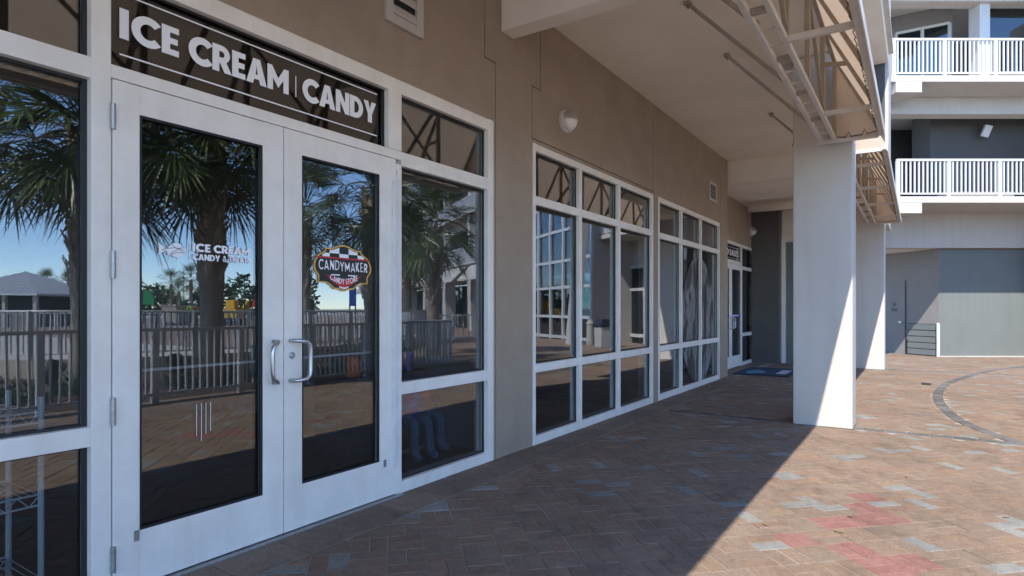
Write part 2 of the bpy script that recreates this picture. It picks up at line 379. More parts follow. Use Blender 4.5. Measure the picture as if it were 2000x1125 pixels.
# dark bands: straight ones out from the columns, one curved
rb2 = random.Random(3); bandi = []
def gcol(): f = rb2.uniform(0.8, 1.25); return (0.135*f, 0.124*f, 0.116*f)
for X in (7.9, 15.9):
    y = -0.5
    while y > -6.15: bandi.append((X, y, 90, gcol(), 0.003)); y -= 0.205
L_ = [0.0]
for p, q in zip(arc, arc[1:]): L_.append(L_[-1]+math.dist(p, q))
d_ = 0.1; k = 0; i = 0
while d_ < L_[-1]-.1:
    while L_[i+1] < d_: i += 1
    t = (d_-L_[i])/(L_[i+1]-L_[i]); p, q = arc[i], arc[i+1]
    bandi.append((p[0]+(q[0]-p[0])*t, p[1]+(q[1]-p[1])*t, math.degrees(math.atan2(q[1]-p[1], q[0]-p[0])), gcol(), 0.004+.0008*(k % 2)))
    d_ += .203; k += 1
many('band_bricks', bandi, brick_geo(0.199, 0.13), pav, 'brick_many')
# worn border pavers along the shop wall
bpm = bpy.data.meshes.new('border_paver'); gv, gf = brick_geo(0.395, 0.365, e=0.004); bpm.from_pydata(gv, [], gf); bpm.materials.append(MATS['brick_single'])
x = -2.0
while x < 12.6:
    o = inst(bpm, 'border_paver', pav, (x, -0.187, 0.005+rb2.uniform(-0.001, 0.001))); f = rb2.uniform(.85, 1.12); o.color = (.232*f, .180*f, .138*f, 1); x += 0.399
x = 12.75
while x < 16.0:
    o = inst(bpm, 'border_paver', pav, (x, 0.125, 0.004)); f = rb2.uniform(.85, 1.12); o.color = (.232*f, .180*f, .138*f, 1); x += 0.399
box('drain_cover', 'black_metal', pav, 13.05, 13.35, -3.36, -3.22, -0.002, 0.006)

# ------------------------------------------------------------------ arcade building
bld = thing('arcade_building', 'taupe stucco arcade building with cream soffit over the brick walk', 'building', (0, 0, 0))
OPEN = [(-3.0, 4.44, -0.1, 3.03), (5.11, 8.39, -0.1, 3.0), (8.60, 11.91, -0.1, 3.0)]
def gap(x, z):
    if z < 3.57: 
        if 4.475 < x < 4.487 and z > -1: return True
    elif 4.31 < x < 4.322: return True
    if 3.03 < z < 3.55 and 5.097 < x < 5.109: return True
    if z >= 3.55 and 5.26 < x < 5.272: return True
    if 3.0 < z and (8.43 < x < 8.442 or 8.56 < x < 8.572): return True
    if 11.97 < x < 11.982: return True
    if 3.558 < z < 3.57 and (4.31 < x < 4.487): return True
    if 3.545 < z < 3.557 and (5.097 < x < 5.272): return True
    if 3.03 < z < 3.042 and 5.1 < x < 8.44: return True
    return False
def wall_grid(xs, zs, Y, depth):
    mb = MB(); jb = MB(); xs = sorted(set(xs)); zs = sorted(set(zs)); st = {}
    for i in range(len(xs)-1):
        for k in range(len(zs)-1):
            x, z = (xs[i]+xs[i+1])/2, (zs[k]+zs[k+1])/2
            st[i,k] = 2 if any(a < x < b and c < z < d for a,b,c,d in OPEN) else 1 if gap(x, z) else 0
    for (i,k), s_ in st.items():
        x0,x1,z0,z1 = xs[i],xs[i+1],zs[k],zs[k+1]
        if s_ == 0:
            mb.quad((x0,Y,z0),(x1,Y,z0),(x1,Y,z1),(x0,Y,z1))
            for di,dk,a,b in ((-1,0,(x0,z0),(x0,z1)),(1,0,(x1,z0),(x1,z1)),(0,-1,(x0,z0),(x1,z0)),(0,1,(x0,z1),(x1,z1))):
                o = st.get((i+di,k+dk))
                if o in (1,2):
                    dp = 0.016 if o == 1 else depth
                    mb.quad((a[0],Y,a[1]),(b[0],Y,b[1]),(b[0],Y+dp,b[1]),(a[0],Y+dp,a[1]))
        elif s_ == 1: jb.quad((x0,Y+0.016,z0),(x1,Y+0.016,z0),(x1,Y+0.016,z1),(x0,Y+0.016,z1))
    return mb, jb
xs = [-3.0,4.44,5.11,8.39,8.60,11.91,4.475,4.487,4.31,4.322,5.097,5.109,5.26,5.272,8.43,8.442,8.56,8.572,11.97,11.982,12.52,-12,5.1]
zs = [0,-0.1,3.03,3.0,3.57,3.558,3.55,3.545,3.557,3.042,4.29,12.0]
mb, jb = wall_grid(xs, zs, 0.0, 0.22)
mb.quad((12.52,0,-0.1),(12.52,0.32,-0.1),(12.52,0.32,12),(12.52,0,12))
mb.quad((-12,0.25,-0.1),(-12,0,-0.1),(-12,0,12),(-12,0.25,12))
for a in ((12.52,12.9,-0.1,12.0),(16.35,16.7,-0.1,12.0),(12.9,16.35,2.87,12.0)):
    mb.quad((a[0],0.32,a[2]),(a[1],0.32,a[2]),(a[1],0.32,a[3]),(a[0],0.32,a[3]))
mb.quad((12.9,0.32,2.87),(16.35,0.32,2.87),(16.35,0.5,2.87),(12.9,0.5,2.87))
w = mb.build('wall', 'stucco_taupe', bld)
# keep the wall's front facing outwards
jb.build('control_joint', 'stucco_joint', bld)
# soffit, beams, upper floors
sof = MB().box(-12, 12.55, -2.30, -0.0, 4.29, 4.6).box(-12, 16.5, -2.46, -2.30, 4.29, 4.6).build('soffit', 'stucco_cream', bld, 0.004)
MB().box(12.55, 16.9, -2.30, 0.32, 3.84, 4.55).build('lowered_soffit', 'stucco_cream', bld, 0.004)
box('beam', 'stucco_cream', bld, 4.56, 4.76, -2.30, -0.004, 3.88, 4.287, bevel=0.008)
box('beam', 'stucco_cream', bld, -3.45, -3.25, -2.30, -0.004, 3.88, 4.287, bevel=0.008)
box('upper_slab', 'stucco_cream', bld, -12, 16.5, -2.60, -0.003, 7.03, 7.3, bevel=0.01)
MB().box(-12, 16.48, -2.70, -2.61, 7.2, 7.3).build('slab_nosing', 'stucco_white', bld)
box('upper_slab', 'stucco_cream', bld, -12, 16.5, -2.60, -0.003, 10.0, 10.3, bevel=0.01)
MB().box(16.55, 18.0, -2.60, -1.9, 3.3, 12.0).build('upper_pier', 'stucco_white', bld, 0.01)
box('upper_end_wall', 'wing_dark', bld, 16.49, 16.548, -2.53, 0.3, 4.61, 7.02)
for X in (7.79, 15.72, -1.3):
    MB().box(X-.007, X+.447, -2.562, -1.933, -0.05, .009).build('sealant_joint', 'dark_wall', bld)
    c = MB().box(X, X+0.44, -2.555, -1.94, -0.05, 4.286).build('column', 'column_stucco', bld, 0.018)
# far end of the arcade: dark return wall, tall grey panel with white frame, round duct
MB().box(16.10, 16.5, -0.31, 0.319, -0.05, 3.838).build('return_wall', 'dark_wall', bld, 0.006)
MB().box(16.30, 16.5, -0.345, -0.311, -0.05, 3.838).build('trim_strip', 'wing_mid', bld)
MB().box(16.38, 16.6, -1.95, -0.346, 3.08, 3.838).build('end_wall', 'stucco_cream', bld)
fr = MB().box(16.30, 16.45, -0.43, -0.346, -0.05, 3.08).box(16.30, 16.45, -1.9, -0.431, 3.0, 3.079).build('panel_frame', 'white_paint', bld, 0.004)
pn = box('grey_panel', 'wing_grey', bld, 16.42, 16.5, -1.95, -0.432, -0.05, 2.999)
MB().tube([(14.9, 0.12, 3.68), (14.9, -2.2, 3.68)], 0.095, 16).build('duct', 'stucco_cream', bld, smooth=True)
MB().tube([(15.55, 0.10, 3.74), (15.55, -2.2, 3.74)], 0.07, 12).build('duct', 'dark_wall', bld, smooth=True)

# interiors behind the glass
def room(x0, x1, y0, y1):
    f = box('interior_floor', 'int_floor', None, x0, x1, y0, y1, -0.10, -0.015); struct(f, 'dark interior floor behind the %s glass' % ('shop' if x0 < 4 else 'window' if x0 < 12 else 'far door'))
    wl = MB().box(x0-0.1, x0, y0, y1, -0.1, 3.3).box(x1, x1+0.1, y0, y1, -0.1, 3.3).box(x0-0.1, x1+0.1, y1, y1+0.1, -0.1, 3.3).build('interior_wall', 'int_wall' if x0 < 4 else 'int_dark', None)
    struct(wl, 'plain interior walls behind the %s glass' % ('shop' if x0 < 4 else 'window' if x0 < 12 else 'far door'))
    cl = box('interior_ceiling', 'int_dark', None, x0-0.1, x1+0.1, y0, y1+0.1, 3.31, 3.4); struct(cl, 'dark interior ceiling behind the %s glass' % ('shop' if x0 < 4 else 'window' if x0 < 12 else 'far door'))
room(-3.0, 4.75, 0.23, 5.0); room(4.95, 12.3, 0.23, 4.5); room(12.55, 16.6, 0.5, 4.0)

# ------------------------------------------------------------------ window and door framing
FY, GY = -0.010, 0.055      # front of frame, glass
def frame_bars(parent, verts, horis, m='white_paint', fy=FY, name='frame'):
    mb = MB()
    for x0, x1, z0, z1 in verts: mb.box(x0, x1, fy, fy+0.12, z0, z1)
    for x0, x1, z0, z1 in horis: mb.box(x0, x1, fy+0.003, fy+0.117, z0, z1)
    return mb.build(name, m, parent, 0.003)
def pane(parent, x0, x1, z0, z1, gy=GY, yaw=0.0, name='glass_pane', gm='glass', pitch=0.0):
    cx, cz = (x0+x1)/2, (z0+z1)/2
    mb = MB().box(-(x1-x0)/2-0.008, (x1-x0)/2+0.008, 0, 0.010, -(z1-z0)/2-0.008, (z1-z0)/2+0.008)
    o = mb.build(name, gm, parent); o.location = (cx, gy, cz); o.rotation_euler = (R(pitch), 0, R(yaw))
    g_ = 0.012
    gb = MB().box(x0, x0+g_, gy-0.022, gy-0.012, z0, z1).box(x1-g_*1.6, x1, gy-0.022, gy-0.012, z0, z1).box(x0+g_, x1-g_*1.6, gy-0.022, gy-0.012, z0, z0+g_).box(x0+g_, x1-g_*1.6, gy-0.022, gy-0.012, z1-g_, z1)
    gb.build('gasket', 'gasket', parent)
    return o

ent = thing('shop_entrance', 'white framed shop entrance with double glass doors under the ice cream sign', 'shopfront', (2.27, 0, 0))
def P(o, p): o.parent = p; o.matrix_parent_inverse = p.matrix_world.inverted(); return o
bpy.context.view_layer.update()
ENT0 = Vector((2.27, 0, 0))
def epar(o):   # parent to ent while keeping world coordinates
    o.parent = ent; o.matrix_parent_inverse = Matrix.Translation(-ENT0); return o
class Keep:    # stand-in parent: keeps coordinates
    pass
ent.location = (0, 0, 0)
frame_bars(ent, [(1.255,1.338,0,3.03),(3.212,3.272,0,2.41),(3.14,3.272,2.51,2.93),(4.35,4.437,0,3.03),(-0.42,-0.35,0,3.03)],
           [(-0.35,1.255,2.93,3.028),(1.338,4.35,2.93,3.028),(-0.35,1.255,2.415,2.512),(1.338,4.35,2.445,2.508),(3.272,4.35,2.405,2.4451),(-0.35,1.255,0.725,0.815),(3.272,4.35,0.725,0.815),(-0.35,1.255,0,0.09),(3.272,4.35,0,0.09)])
pane(ent, -0.35, 1.255, 0.815, 2.415); pane(ent, -0.35, 1.255, 2.512, 2.93); pane(ent, -0.35, 1.255, 0.09, 0.725)
pane(ent, 3.272, 4.35, 0.815, 2.405); pane(ent, 3.272, 4.35, 2.508, 2.93); pane(ent, 3.272, 4.35, 0.09, 0.725)
MB().box(1.30, 3.25, -0.06, 0.12, -0.02, 0.012).build('threshold', 'steel_dull', ent)
def make_door(x0, x1, gx0, gx1, flip):
    d = MB().box(x0,gx0,-0.014,0.034,0.018,2.438).box(gx1,x1,-0.014,0.034,0.018,2.438).box(gx0,gx1,-0.0125,0.0325,0.018,0.28).box(gx0,gx1,-0.0125,0.0325,2.30,2.438).build('door', 'white_paint', ent, 0.0025)
    pane(d, gx0, gx1, 0.28, 2.30, gy=0.012, yaw=0.0)
    sb = MB().box(gx0,gx0+0.012,-0.004,0.0,0.28,2.30).box(gx1-0.014,gx1,-0.006,0.0,0.28,2.30).build('glazing_bead', 'gasket', d)
    # pull handle
    hx = gx1+0.055 if flip < 0 else gx0-0.085+0.0
    zt, zb = 1.165, 0.925
    if flip < 0: pts = [(2.20,-0.012,zt),(2.20,-0.06,zt),(2.185,-0.075,zt-0.004),(2.155,-0.08,zt-0.03),(2.15,-0.08,zt-0.06),(2.15,-0.08,zb+0.06),(2.155,-0.08,zb+0.03),(2.185,-0.075,zb+0.004),(2.20,-0.06,zb),(2.20,-0.012,zb)]
    else: pts = [(2.315,-0.012,zt),(2.315,-0.05,zt),(2.33,-0.066,zt),(2.385,-0.08,zt-0.006),(2.408,-0.08,zt-0.028),(2.413,-0.08,zt-0.06),(2.413,-0.08,zb+0.06),(2.408,-0.08,zb+0.028),(2.385,-0.08,zb+0.006),(2.33,-0.066,zb),(2.315,-0.05,zb),(2.315,-0.012,zb)]
    MB().tube(pts, 0.0125, 10).build('pull_handle', 'steel', d, smooth=True)
    # push bar on the inside
    MB().tube([(gx0-0.02,0.10,1.045),(gx1+0.02,0.10,1.045)], 0.008, 8).build('push_bar', 'vinyl_white', d)
    return d
dl = make_door(1.343, 2.268, 1.462, 2.132, -1)
dr = make_door(2.274, 3.208, 2.40, 3.05, 1)
for z0, z1 in ((2.20,2.32),(1.50,1.63),(0.81,0.94),(0.12,0.24)):
    hb = MB(); hb.tube([(1.341,-0.022,z0),(1.341,-0.022,z1)], 0.012, 8)
    for k in range(1, 4): hb.tube([(1.341,-0.022,z0+(z1-z0)*k/4-0.002),(1.341,-0.022,z0+(z1-z0)*k/4+0.002)], 0.0135, 8)
    hb.build('hinge', 'steel_dull', dl)
MB().lathe([(0.020,-0.016),(0.020,-0.024),(0.016,-0.028),(0.012,-0.028),(0.012,-0.022),(0.004,-0.024)], (2.325,0,1.075), 'Y', 16).build('lock_cylinder', 'steel', dr)
MB().box(3.165,3.20,-0.034,-0.015,0.21,2.28).build('cover_strip', 'white_worn', dr, 0.003)
MB().box(3.215,3.232,-0.02,-0.011,0.25,2.36).build('cover_strip', 'white_worn', ent, 0.002)
MB().box(3.085,3.108,-0.020,-0.0145,0.235,0.285).build('rail_clip', 'steel_dull', dr)
MB().box(1.435,1.458,-0.020,-0.0145,0.235,0.285).build('rail_clip', 'steel_dull', dl)
MB().box(2.2685,2.2735,0.004,0.03,0.018,2.438).build('meeting_gap', 'gasket', ent)

# ------------------------------------------------------------------ lettering
def fill2d(name, loops, m, parent, origin, y, sx=1.0, sz=1.0, skew=0.0):
    bm = bmesh.new(); edges = []; K_ = 10/max(1e-6, max(abs(c) for lp in loops for p in lp for c in p))
    for lp in loops:
        lp = [p for i, p in enumerate(lp) if math.dist(p, lp[i-1]) > 1e-5]
        vs_ = [bm.verts.new((p[0]*K_, 0, p[1]*K_)) for p in lp]
        edges += [bm.edges.new((vs_[i], vs_[(i+1) % len(vs_)])) for i in range(len(vs_))]
    bmesh.ops.triangle_fill(bm, use_beauty=True, use_dissolve=False, edges=edges, normal=(0,-1,0))
    for f in bm.faces:
        f.normal_update()
        if f.normal.y > 0: f.normal_flip()
    for v_ in bm.verts:
        a, b = v_.co.x/K_, v_.co.z/K_; v_.co = (origin[0]+(a+skew*b)*sx, y, origin[1]+b*sz)
    me = bpy.data.meshes.new(name); bm.to_mesh(me); bm.free(); me.materials.append(MATS[m])
    o = bpy.data.objects.new(name, me); COL.objects.link(o); o.parent = parent; return o
def arcp(cx, cy, rx, ry, a0, a1, n=14): return [(cx+rx*math.cos(R(a0+(a1-a0)*k/n)), cy+ry*math.sin(R(a0+(a1-a0)*k/n))) for k in range(n+1)]
def ribbon(P, w):
    L = []; Rr = []
    for i, p in enumerate(P):
        a = P[max(i-1,0)]; b = P[min(i+1,len(P)-1)]; dx, dy = b[0]-a[0], b[1]-a[1]; q = math.hypot(dx, dy)
        L.append((p[0]-dy/q*w/2, p[1]+dx/q*w/2)); Rr.append((p[0]+dy/q*w/2, p[1]-dx/q*w/2))
    return [L+Rr[::-1]]
def glyph(ch, w):
    """outline loops of a heavy sans capital of height 1; returns (loops, advance)"""
    if ch == 'I': return [[(0,0),(w,0),(w,1),(0,1)]], w
    if ch == 'L': return [[(0,0),(.5,0),(.5,w*.85),(w,w*.85),(w,1),(0,1)]], .5
    if ch == 'E':
        h = w*.78; return [[(0,0),(.56,0),(.56,h),(w,h),(w,.5-h/2),(.52,.5-h/2),(.52,.5+h/2),(w,.5+h/2),(w,1-h),(.56,1-h),(.56,1),(0,1)]], .56
    if ch == 'T': return [[(.31-w/2,0),(.31+w/2,0),(.31+w/2,1-w*.8),(.62,1-w*.8),(.62,1),(0,1),(0,1-w*.8),(.31-w/2,1-w*.8)]], .62
    if ch == 'C': return [arcp(.52,.5,.52,.52,42,318,22)+arcp(.52,.5,.52-w,.52-w*.95,318,42,18)], .86
    if ch == 'O': return [arcp(.52,.5,.52,.52,0,345,23), arcp(.52,.5,.52-w,.52-w,0,345,23)], 1.04
    if ch == 'D': return [[(0,0)]+arcp(.32,.5,.5,.5,-90,90,14)+[(0,1)], [(w,w*.85)]+arcp(.32,.5,.5-w,.5-w*.85,-90,90,10)+[(w,1-w*.85)]], .82
    if ch == 'A': 
        return [[(0,0),(w*1.08,0),(w*1.08+.055,.19),(.9-w*1.08-.055,.19),(.9-w*1.08,0),(.9,0),(.45+w*.56,1),(.45-w*.56,1)], [(w*1.08+.115,.37),(.9-w*1.08-.115,.37),(.45,.74)]], .9
    if ch == 'R':
        return [[(0,0),(w,0),(w,.33),(.30,.33),(.48,0),(.78,0),(.555,.40)]+arcp(.38,.68,.32,.32,-48,90,10)+[(0,1)], [(w,.55),(.37,.55)]+arcp(.37,.665,.105,.115,-90,90,8)+[(w,.78)]], .75
    if ch == 'N': return [[(0,0),(w*.95,0),(w*.95,.52),(.80-w*.95,0),(.80,0),(.80,1),(.80-w*.95,1),(.80-w*.95,.50),(w*.95,1),(0,1)]], .80
    if ch == 'M': return [[(0,0),(w*.95,0),(w*.95,.50),(.5,.14),(1-w*.95,.50),(1-w*.95,0),(1,0),(1,1),(1-w*.8,1),(.5,.54),(w*.8,1),(0,1)]], 1.0
    if ch == 'Y': return [[(.40-w/2,0),(.40+w/2,0),(.40+w/2,.40),(.80,1),(.80-w*1.1,1),(.40,.64),(w*1.1,1),(0,1),(.40-w/2,.40)]], .80
    if ch == 'K': return [[(0,0),(w,0),(w,.36),(.46,0),(.78,0),(.38,.52),(.74,1),(.43,1),(w,.62),(w,1),(0,1)]], .74
    if ch == 'S': 
        ry = (1-w*.9)/4
        return ribbon(arcp(.30,.5+ry,.19,ry,28,270,12)+arcp(.30,.5-ry,.20,ry,90,-150,12)[1:], w*.9), .6
    if ch == '&':
        return ribbon([(.72,.02),(.30,.52),(.20,.74),(.30,.92),(.44,.88),(.47,.72),(.36,.56),(.16,.40),(.12,.2),(.26,.06),(.46,.10),(.62,.30),(.68,.48)], w*.72), .78
    return [], .3
def text(s, x0, x1, z0, z1, parent, y, w=.27, gapk=.07, space=.30, m='vinyl_white', jit=0.0, zfun=None, name='letter', wob=None):
    tot = 0; items = []
    for ch in s:
        if ch == ' ': tot += space; continue
        lp, ad = glyph(ch, w); items.append((lp, tot, ad)); tot += ad+gapk
    tot -= gapk; k = (x1-x0)/tot; hz = z1-z0
    for n_, (lp, off, ad) in enumerate(items):
        cxm = (off+ad/2)/tot; dz = zfun(cxm*2-1) if zfun else 0
        j = rl.uniform(-jit, jit)
        fill2d(name, lp, m, parent, (x0+off*k, z0+dz+j*hz), y, k, hz*(1+j*0.5), rl.uniform(-wob, wob) if wob else 0)
rl = random.Random(5)
LY = GY-0.004
sp = pane(ent, 1.338, 3.14, 2.508, 2.93, name='sign_panel', gm='sign_glass'); sp.location = (0,0,0); sp.data.transform(Matrix.Translation((2.239, GY, 2.719)))
MB().box(1.33,3.15,GY+.012,GY+.018,2.50,2.94).build('sign_backing', 'sign_brown', sp)
sp['label'] = 'dark glass sign panel reading ICE CREAM | CANDY'
text('ICE', 1.40, 1.685, 2.668, 2.815, sp, LY); text('CREAM', 1.735, 2.352, 2.668, 2.815, sp, LY, gapk=.035)
text('CANDY', 2.452, 3.075, 2.668, 2.815, sp, LY, gapk=.035)
MB().box(2.400,2.406,LY-0.001,LY,2.67,2.80).build('divider', 'vinyl_white', sp)
MB().box(1.40,3.085,LY-0.001,LY,2.880,2.888).build('sign_line', 'vinyl_white', sp); MB().box(1.40,3.085,LY-0.001,LY,2.585,2.593).build('sign_line', 'vinyl_white', sp)
# left door: fish and small lettering
DY = 0.0075
dlp = MB().box(1.717,1.7195,DY-0.001,DY,1.612,1.702).build('door_lettering', 'vinyl_white', dl)
text('ICE', 1.732, 1.83, 1.659, 1.702, dlp, DY); text('CREAM', 1.848, 2.063, 1.659, 1.702, dlp, DY, gapk=.03)
text('CANDY', 1.732, 1.885, 1.614, 1.647, dlp, DY, gapk=.03, w=.25); text('&', 1.899, 1.925, 1.614, 1.647, dlp, DY, w=.25); text('TREATS', 1.938, 2.063, 1.614, 1.647, dlp, DY, gapk=.03, w=.25)
FC = (1.648, 1.657)
body = [(.052,0.0)]+[(.045,.008),(.03,.026),(.012,.037),(-.008,.038),(-.028,.026),(-.046,.008),(-.056,.004),(-.088,.034),(-.086,.0),(-.088,-.030),(-.056,-.004),(-.046,-.008),(-.042,-.026),(-.034,-.028),(-.030,-.020),(-.012,-.033),(.010,-.038),(.028,-.028),(.044,-.010)]
fish = fill2d('fish_emblem', [body], 'vinyl_white', dl, FC, DY)
for a0, a1, a2 in (((-.075,-.004),(-.01,.022),(.035,.006)),((-.03,-.018),(.0,.0),(.03,.018)),((-.02,.026),(.005,.002),(.047,-.003)),((-.025,-.022),(.008,-.006),(.040,-.010))):
    c = [((1-t)**2*a0[0]+2*t*(1-t)*a1[0]+t*t*a2[0], (1-t)**2*a0[1]+2*t*(1-t)*a1[1]+t*t*a2[1]) for t in [k/8 for k in range(9)]]
    fill2d('emblem_line', ribbon(c, .0022), 'black_vinyl', fish, FC, DY-0.0012)
hb = MB()
for k, (xx, zb) in enumerate(((1.752,.685),(1.778,.655),(1.803,.69),(1.828,.70))): hb.box(xx, xx+0.004, DY-0.001, DY, zb, 0.855)
hb.build('stripe_decal', 'lamp_base', dl)
# right door: oval candy store emblem
EC = (2.745, 1.632); EW = 0.245; EH = 0.245*0.86
top = [(-1,0),(-.97,.18),(-.86,.40),(-.66,.56),(-.62,.62),(-.62,.70),(-.42,.68),(-.2,.80),(0,.86),(.2,.80),(.42,.68),(.62,.70),(.62,.62),(.66,.56),(.86,.40),(.97,.18)]
bot = [(1,0),(.97,-.18),(.86,-.36),(.86,-.62),(.62,-.62),(.46,-.72),(.34,-.86),(.16,-.88),(0,-.95),(-.16,-.88),(-.34,-.86),(-.46,-.72),(-.62,-.62),(-.86,-.62),(-.86,-.36),(-.97,-.18)]
emb = fill2d('candy_emblem', [top+bot], 'gold_vinyl', dr, EC, DY, EW, EW*0.70)
inn = [(p[0]*.945, p[1]*.93) for p in top+bot]
fill2d('emblem_field', [inn], 'black_vinyl', emb, EC, DY-0.0012, EW, EW*0.70)
def edge_y(x, sgn):
    pts = sorted([(p[0]*.93, p[1]*.90) for p in (top if sgn > 0 else bot)], key=lambda p: p[0])
    best = 0
    for a, b in zip(pts, pts[1:]):
        if a[0] <= x <= b[0] and b[0] > a[0]: best = a[1]+(b[1]-a[1])*(x-a[0])/(b[0]-a[0])
    return best
def check(x0, x1, z0, z1):
    xs_ = [x0+(x1-x0)*k/6 for k in range(7)]
    up = [(x, min(z1, edge_y(x, 1))) for x in xs_]; lo = [(x, max(z0, edge_y(x, -1))) for x in xs_]
    if all(u[1]-l_[1] > 0.01 for u, l_ in zip(up, lo)): fill2d('check', [lo+up[::-1]], 'vinyl_white', emb, EC, DY-0.0024, EW, EW*0.70)
check(-.48,-.16,.50,.9); check(.16,.48,.50,.9); check(-.72,-.48,.36,.50); check(-.16,.16,.36,.50); check(.48,.72,.36,.50)
check(-.16,.16,-.95,-.70); check(-.78,-.46,-.62,-.42); check(.46,.78,-.62,-.42); check(-.40,-.14,-.34,-.29); check(.14,.40,-.34,-.29)
fill2d('red_band', [[(-.93,.30),(.93,.30),(.91,.355),(-.91,.355)]], 'red_vinyl', emb, EC, DY-0.0024, EW, EW*0.70)
fill2d('red_band', [[(-.72,-.265)]+[(-.55+1.1*k/10, -.30-.36*math.sin(math.pi*k/10)**.8*0.4-0.02) for k in range(1,10)]+[(.72,-.265)]+[(.60-1.2*k/12, -.32-.46*math.sin(math.pi*k/12)) for k in range(13)]], 'red_vinyl', emb, EC, DY-0.003, EW, EW*0.70)
text('CANDYMAKER', EC[0]-.205, EC[0]+.205, EC[1]-.026, EC[1]+.036, emb, DY-0.003, w=.15, gapk=.20, jit=.06, wob=.10)
text('CANDY STORE', EC[0]-.115, EC[0]+.115, EC[1]-.086, EC[1]-.048, emb, DY-0.004, w=.19, gapk=.12, zfun=lambda t: -.030*(1-t*t)+.002)

# ------------------------------------------------------------------ the two big windows
def big_window(x0, x1, m1, m2, label, yaws):
    t = thing('shop_window', label, 'window', (0,0,0), 'tall nine-pane windows along the arcade')
    zt = 2.995
    frame_bars(t, [(x0+.004,x0+.05,0,zt),(m1-.032,m1+.032,0.09,zt-.075),(m2-.032,m2+.032,0.09,zt-.075),(x1-.05,x1-.004,0,zt)],
       [(x0+.05,x1-.05,zt-.075,zt-.002),(x0+.05,x1-.05,0,.09)]+[(a,b,z0,z1) for a,b in ((x0+.05,m1-.032),(m1+.032,m2-.032),(m2+.032,x1-.05)) for z0,z1 in ((2.39,2.475),(.72,.805))])
    cols = [(x0+.05,m1-.032),(m1+.032,m2-.032),(m2+.032,x1-.05)]
    for ci, (a, b) in enumerate(cols):
        for ri, (z0, z1) in enumerate(((.09,.72),(.805,2.39),(2.475,zt-.075))):
            pane(t, a, b, z0, z1, yaw=yaws[ci] if ri < 2 else 0.0)
    return t, cols
w1, c1 = big_window(5.11, 8.39, 6.13, 7.20, 'nine-pane white window nearest the entrance, below the round wall lamp', (-0.95,-0.95,-0.95))
w2, c2 = big_window(8.60, 11.91, 9.66, 10.72, 'nine-pane white window farther along, with the round printed graphic', (-0.2,0.0,0.0))
# printed circular graphic over the two right columns of the far window
CC, CR = (10.76, 1.14), 0.94; CRZ = 1.12
for ci in (1, 2):
    a, b = c2[ci]
    for z0, z1 in ((.09,.72),(.805,2.39)):
        up = []; lo = []
        for k in range(25):
            x = a+0.01+(b-a-0.03)*k/24
            q = 1-((x-CC[0])/CR)**2
            if q <= 0.003: continue
            hz = CRZ*math.sqrt(q)
            u_, l_ = min(z1-.01, CC[1]+hz), max(z0+.01, CC[1]-hz)
            if u_-l_ > .01: up.append((x, u_)); lo.append((x, l_))
        if len(up) > 2: fill2d('window_graphic', [lo+up[::-1]], 'window_print', w2, (0,0), GY-0.006)

# ------------------------------------------------------------------ sales entrance at the far end
se = thing('sales_entrance', 'narrow white framed glass door set back beyond the windows, under the SALES sign', 'shopfront', (0,0,0))
SY = 0.31
frame_bars(se, [(12.9,12.96,0,2.87),(15.03,15.10,0,2.87),(16.28,16.35,0,2.87)], [(12.96,15.03,2.80,2.868),(15.10,16.28,2.80,2.868),(12.96,15.03,2.38,2.45),(15.10,16.28,2.28,2.36),(15.10,16.28,.69,.77),(15.10,16.28,0,.08)], fy=SY)
pane(se, 15.10, 16.28, .77, 2.28, gy=SY+.06); pane(se, 15.10, 16.28, 2.36, 2.80, gy=SY+.06); pane(se, 15.10, 16.28, .08, .69, gy=SY+.06)
sg = pane(se, 12.96, 15.03, 2.45, 2.80, gy=SY+.06, name='sign_panel', gm='sign_glass'); sg.location = (0,0,0); sg.data.transform(Matrix.Translation((13.995, SY+.06, 2.625)))
MB().box(12.95,15.04,SY+.072,SY+.078,2.44,2.81).build('sign_backing', 'sign_brown', sg)
sg['label'] = 'dark glass sign panel with white letters ending in SALES'
text('O', 13.86, 14.06, 2.56, 2.70, sg, SY+.055); text('SALES', 14.14, 14.96, 2.56, 2.70, sg, SY+.055, gapk=.10)
MB().box(13.4,15.0,SY+.054,SY+.055,2.745,2.752).build('sign_line', 'vinyl_white', sg); MB().box(13.4,15.0,SY+.054,SY+.055,2.50,2.507).build('sign_line', 'vinyl_white', sg)
for x0, x1 in ((12.97,13.99),(14.0,15.02)):
    d = MB().box(x0,x0+.13,SY-.004,SY+.044,.018,2.375).box(x1-.13,x1,SY-.004,SY+.044,.018,2.375).box(x0+.13,x1-.13,SY-.002,SY+.042,.018,.28).box(x0+.13,x1-.13,SY-.002,SY+.042,2.24,2.375).build('door', 'white_paint', se, .003)
    pane(d, x0+.13, x1-.13, .28, 2.24, gy=SY+.02)
    hx = x1-.06 if x0 < 13.5 else x0+.09
    MB().tube([(hx,SY,1.15),(hx,SY-.06,1.15),(hx+.06,SY-.07,1.12),(hx+.06,SY-.07,.94),(hx,SY-.06,.91),(hx,SY,.91)], .013, 8).build('pull_handle', 'steel', d, smooth=True)
    MB().box(x0+.13,x1-.13,SY+.012,SY+.014,1.16,1.22).build('door_sticker', 'purple', d)
    # white writing strip on the sticker
    MB().box(x0+.25,x1-.25,SY+.010,SY+.0115,1.18,1.20).build('sticker_line', 'vinyl_white', d)
dm = thing('door_mat', 'dark blue entrance mat with pale blue print before the far glass door', 'mat', (0,0,0))
MB().box(12.95,14.65,-1.05,0.02,0.006,0.02).build('mat_base', 'mat_blue', dm, 0.004)
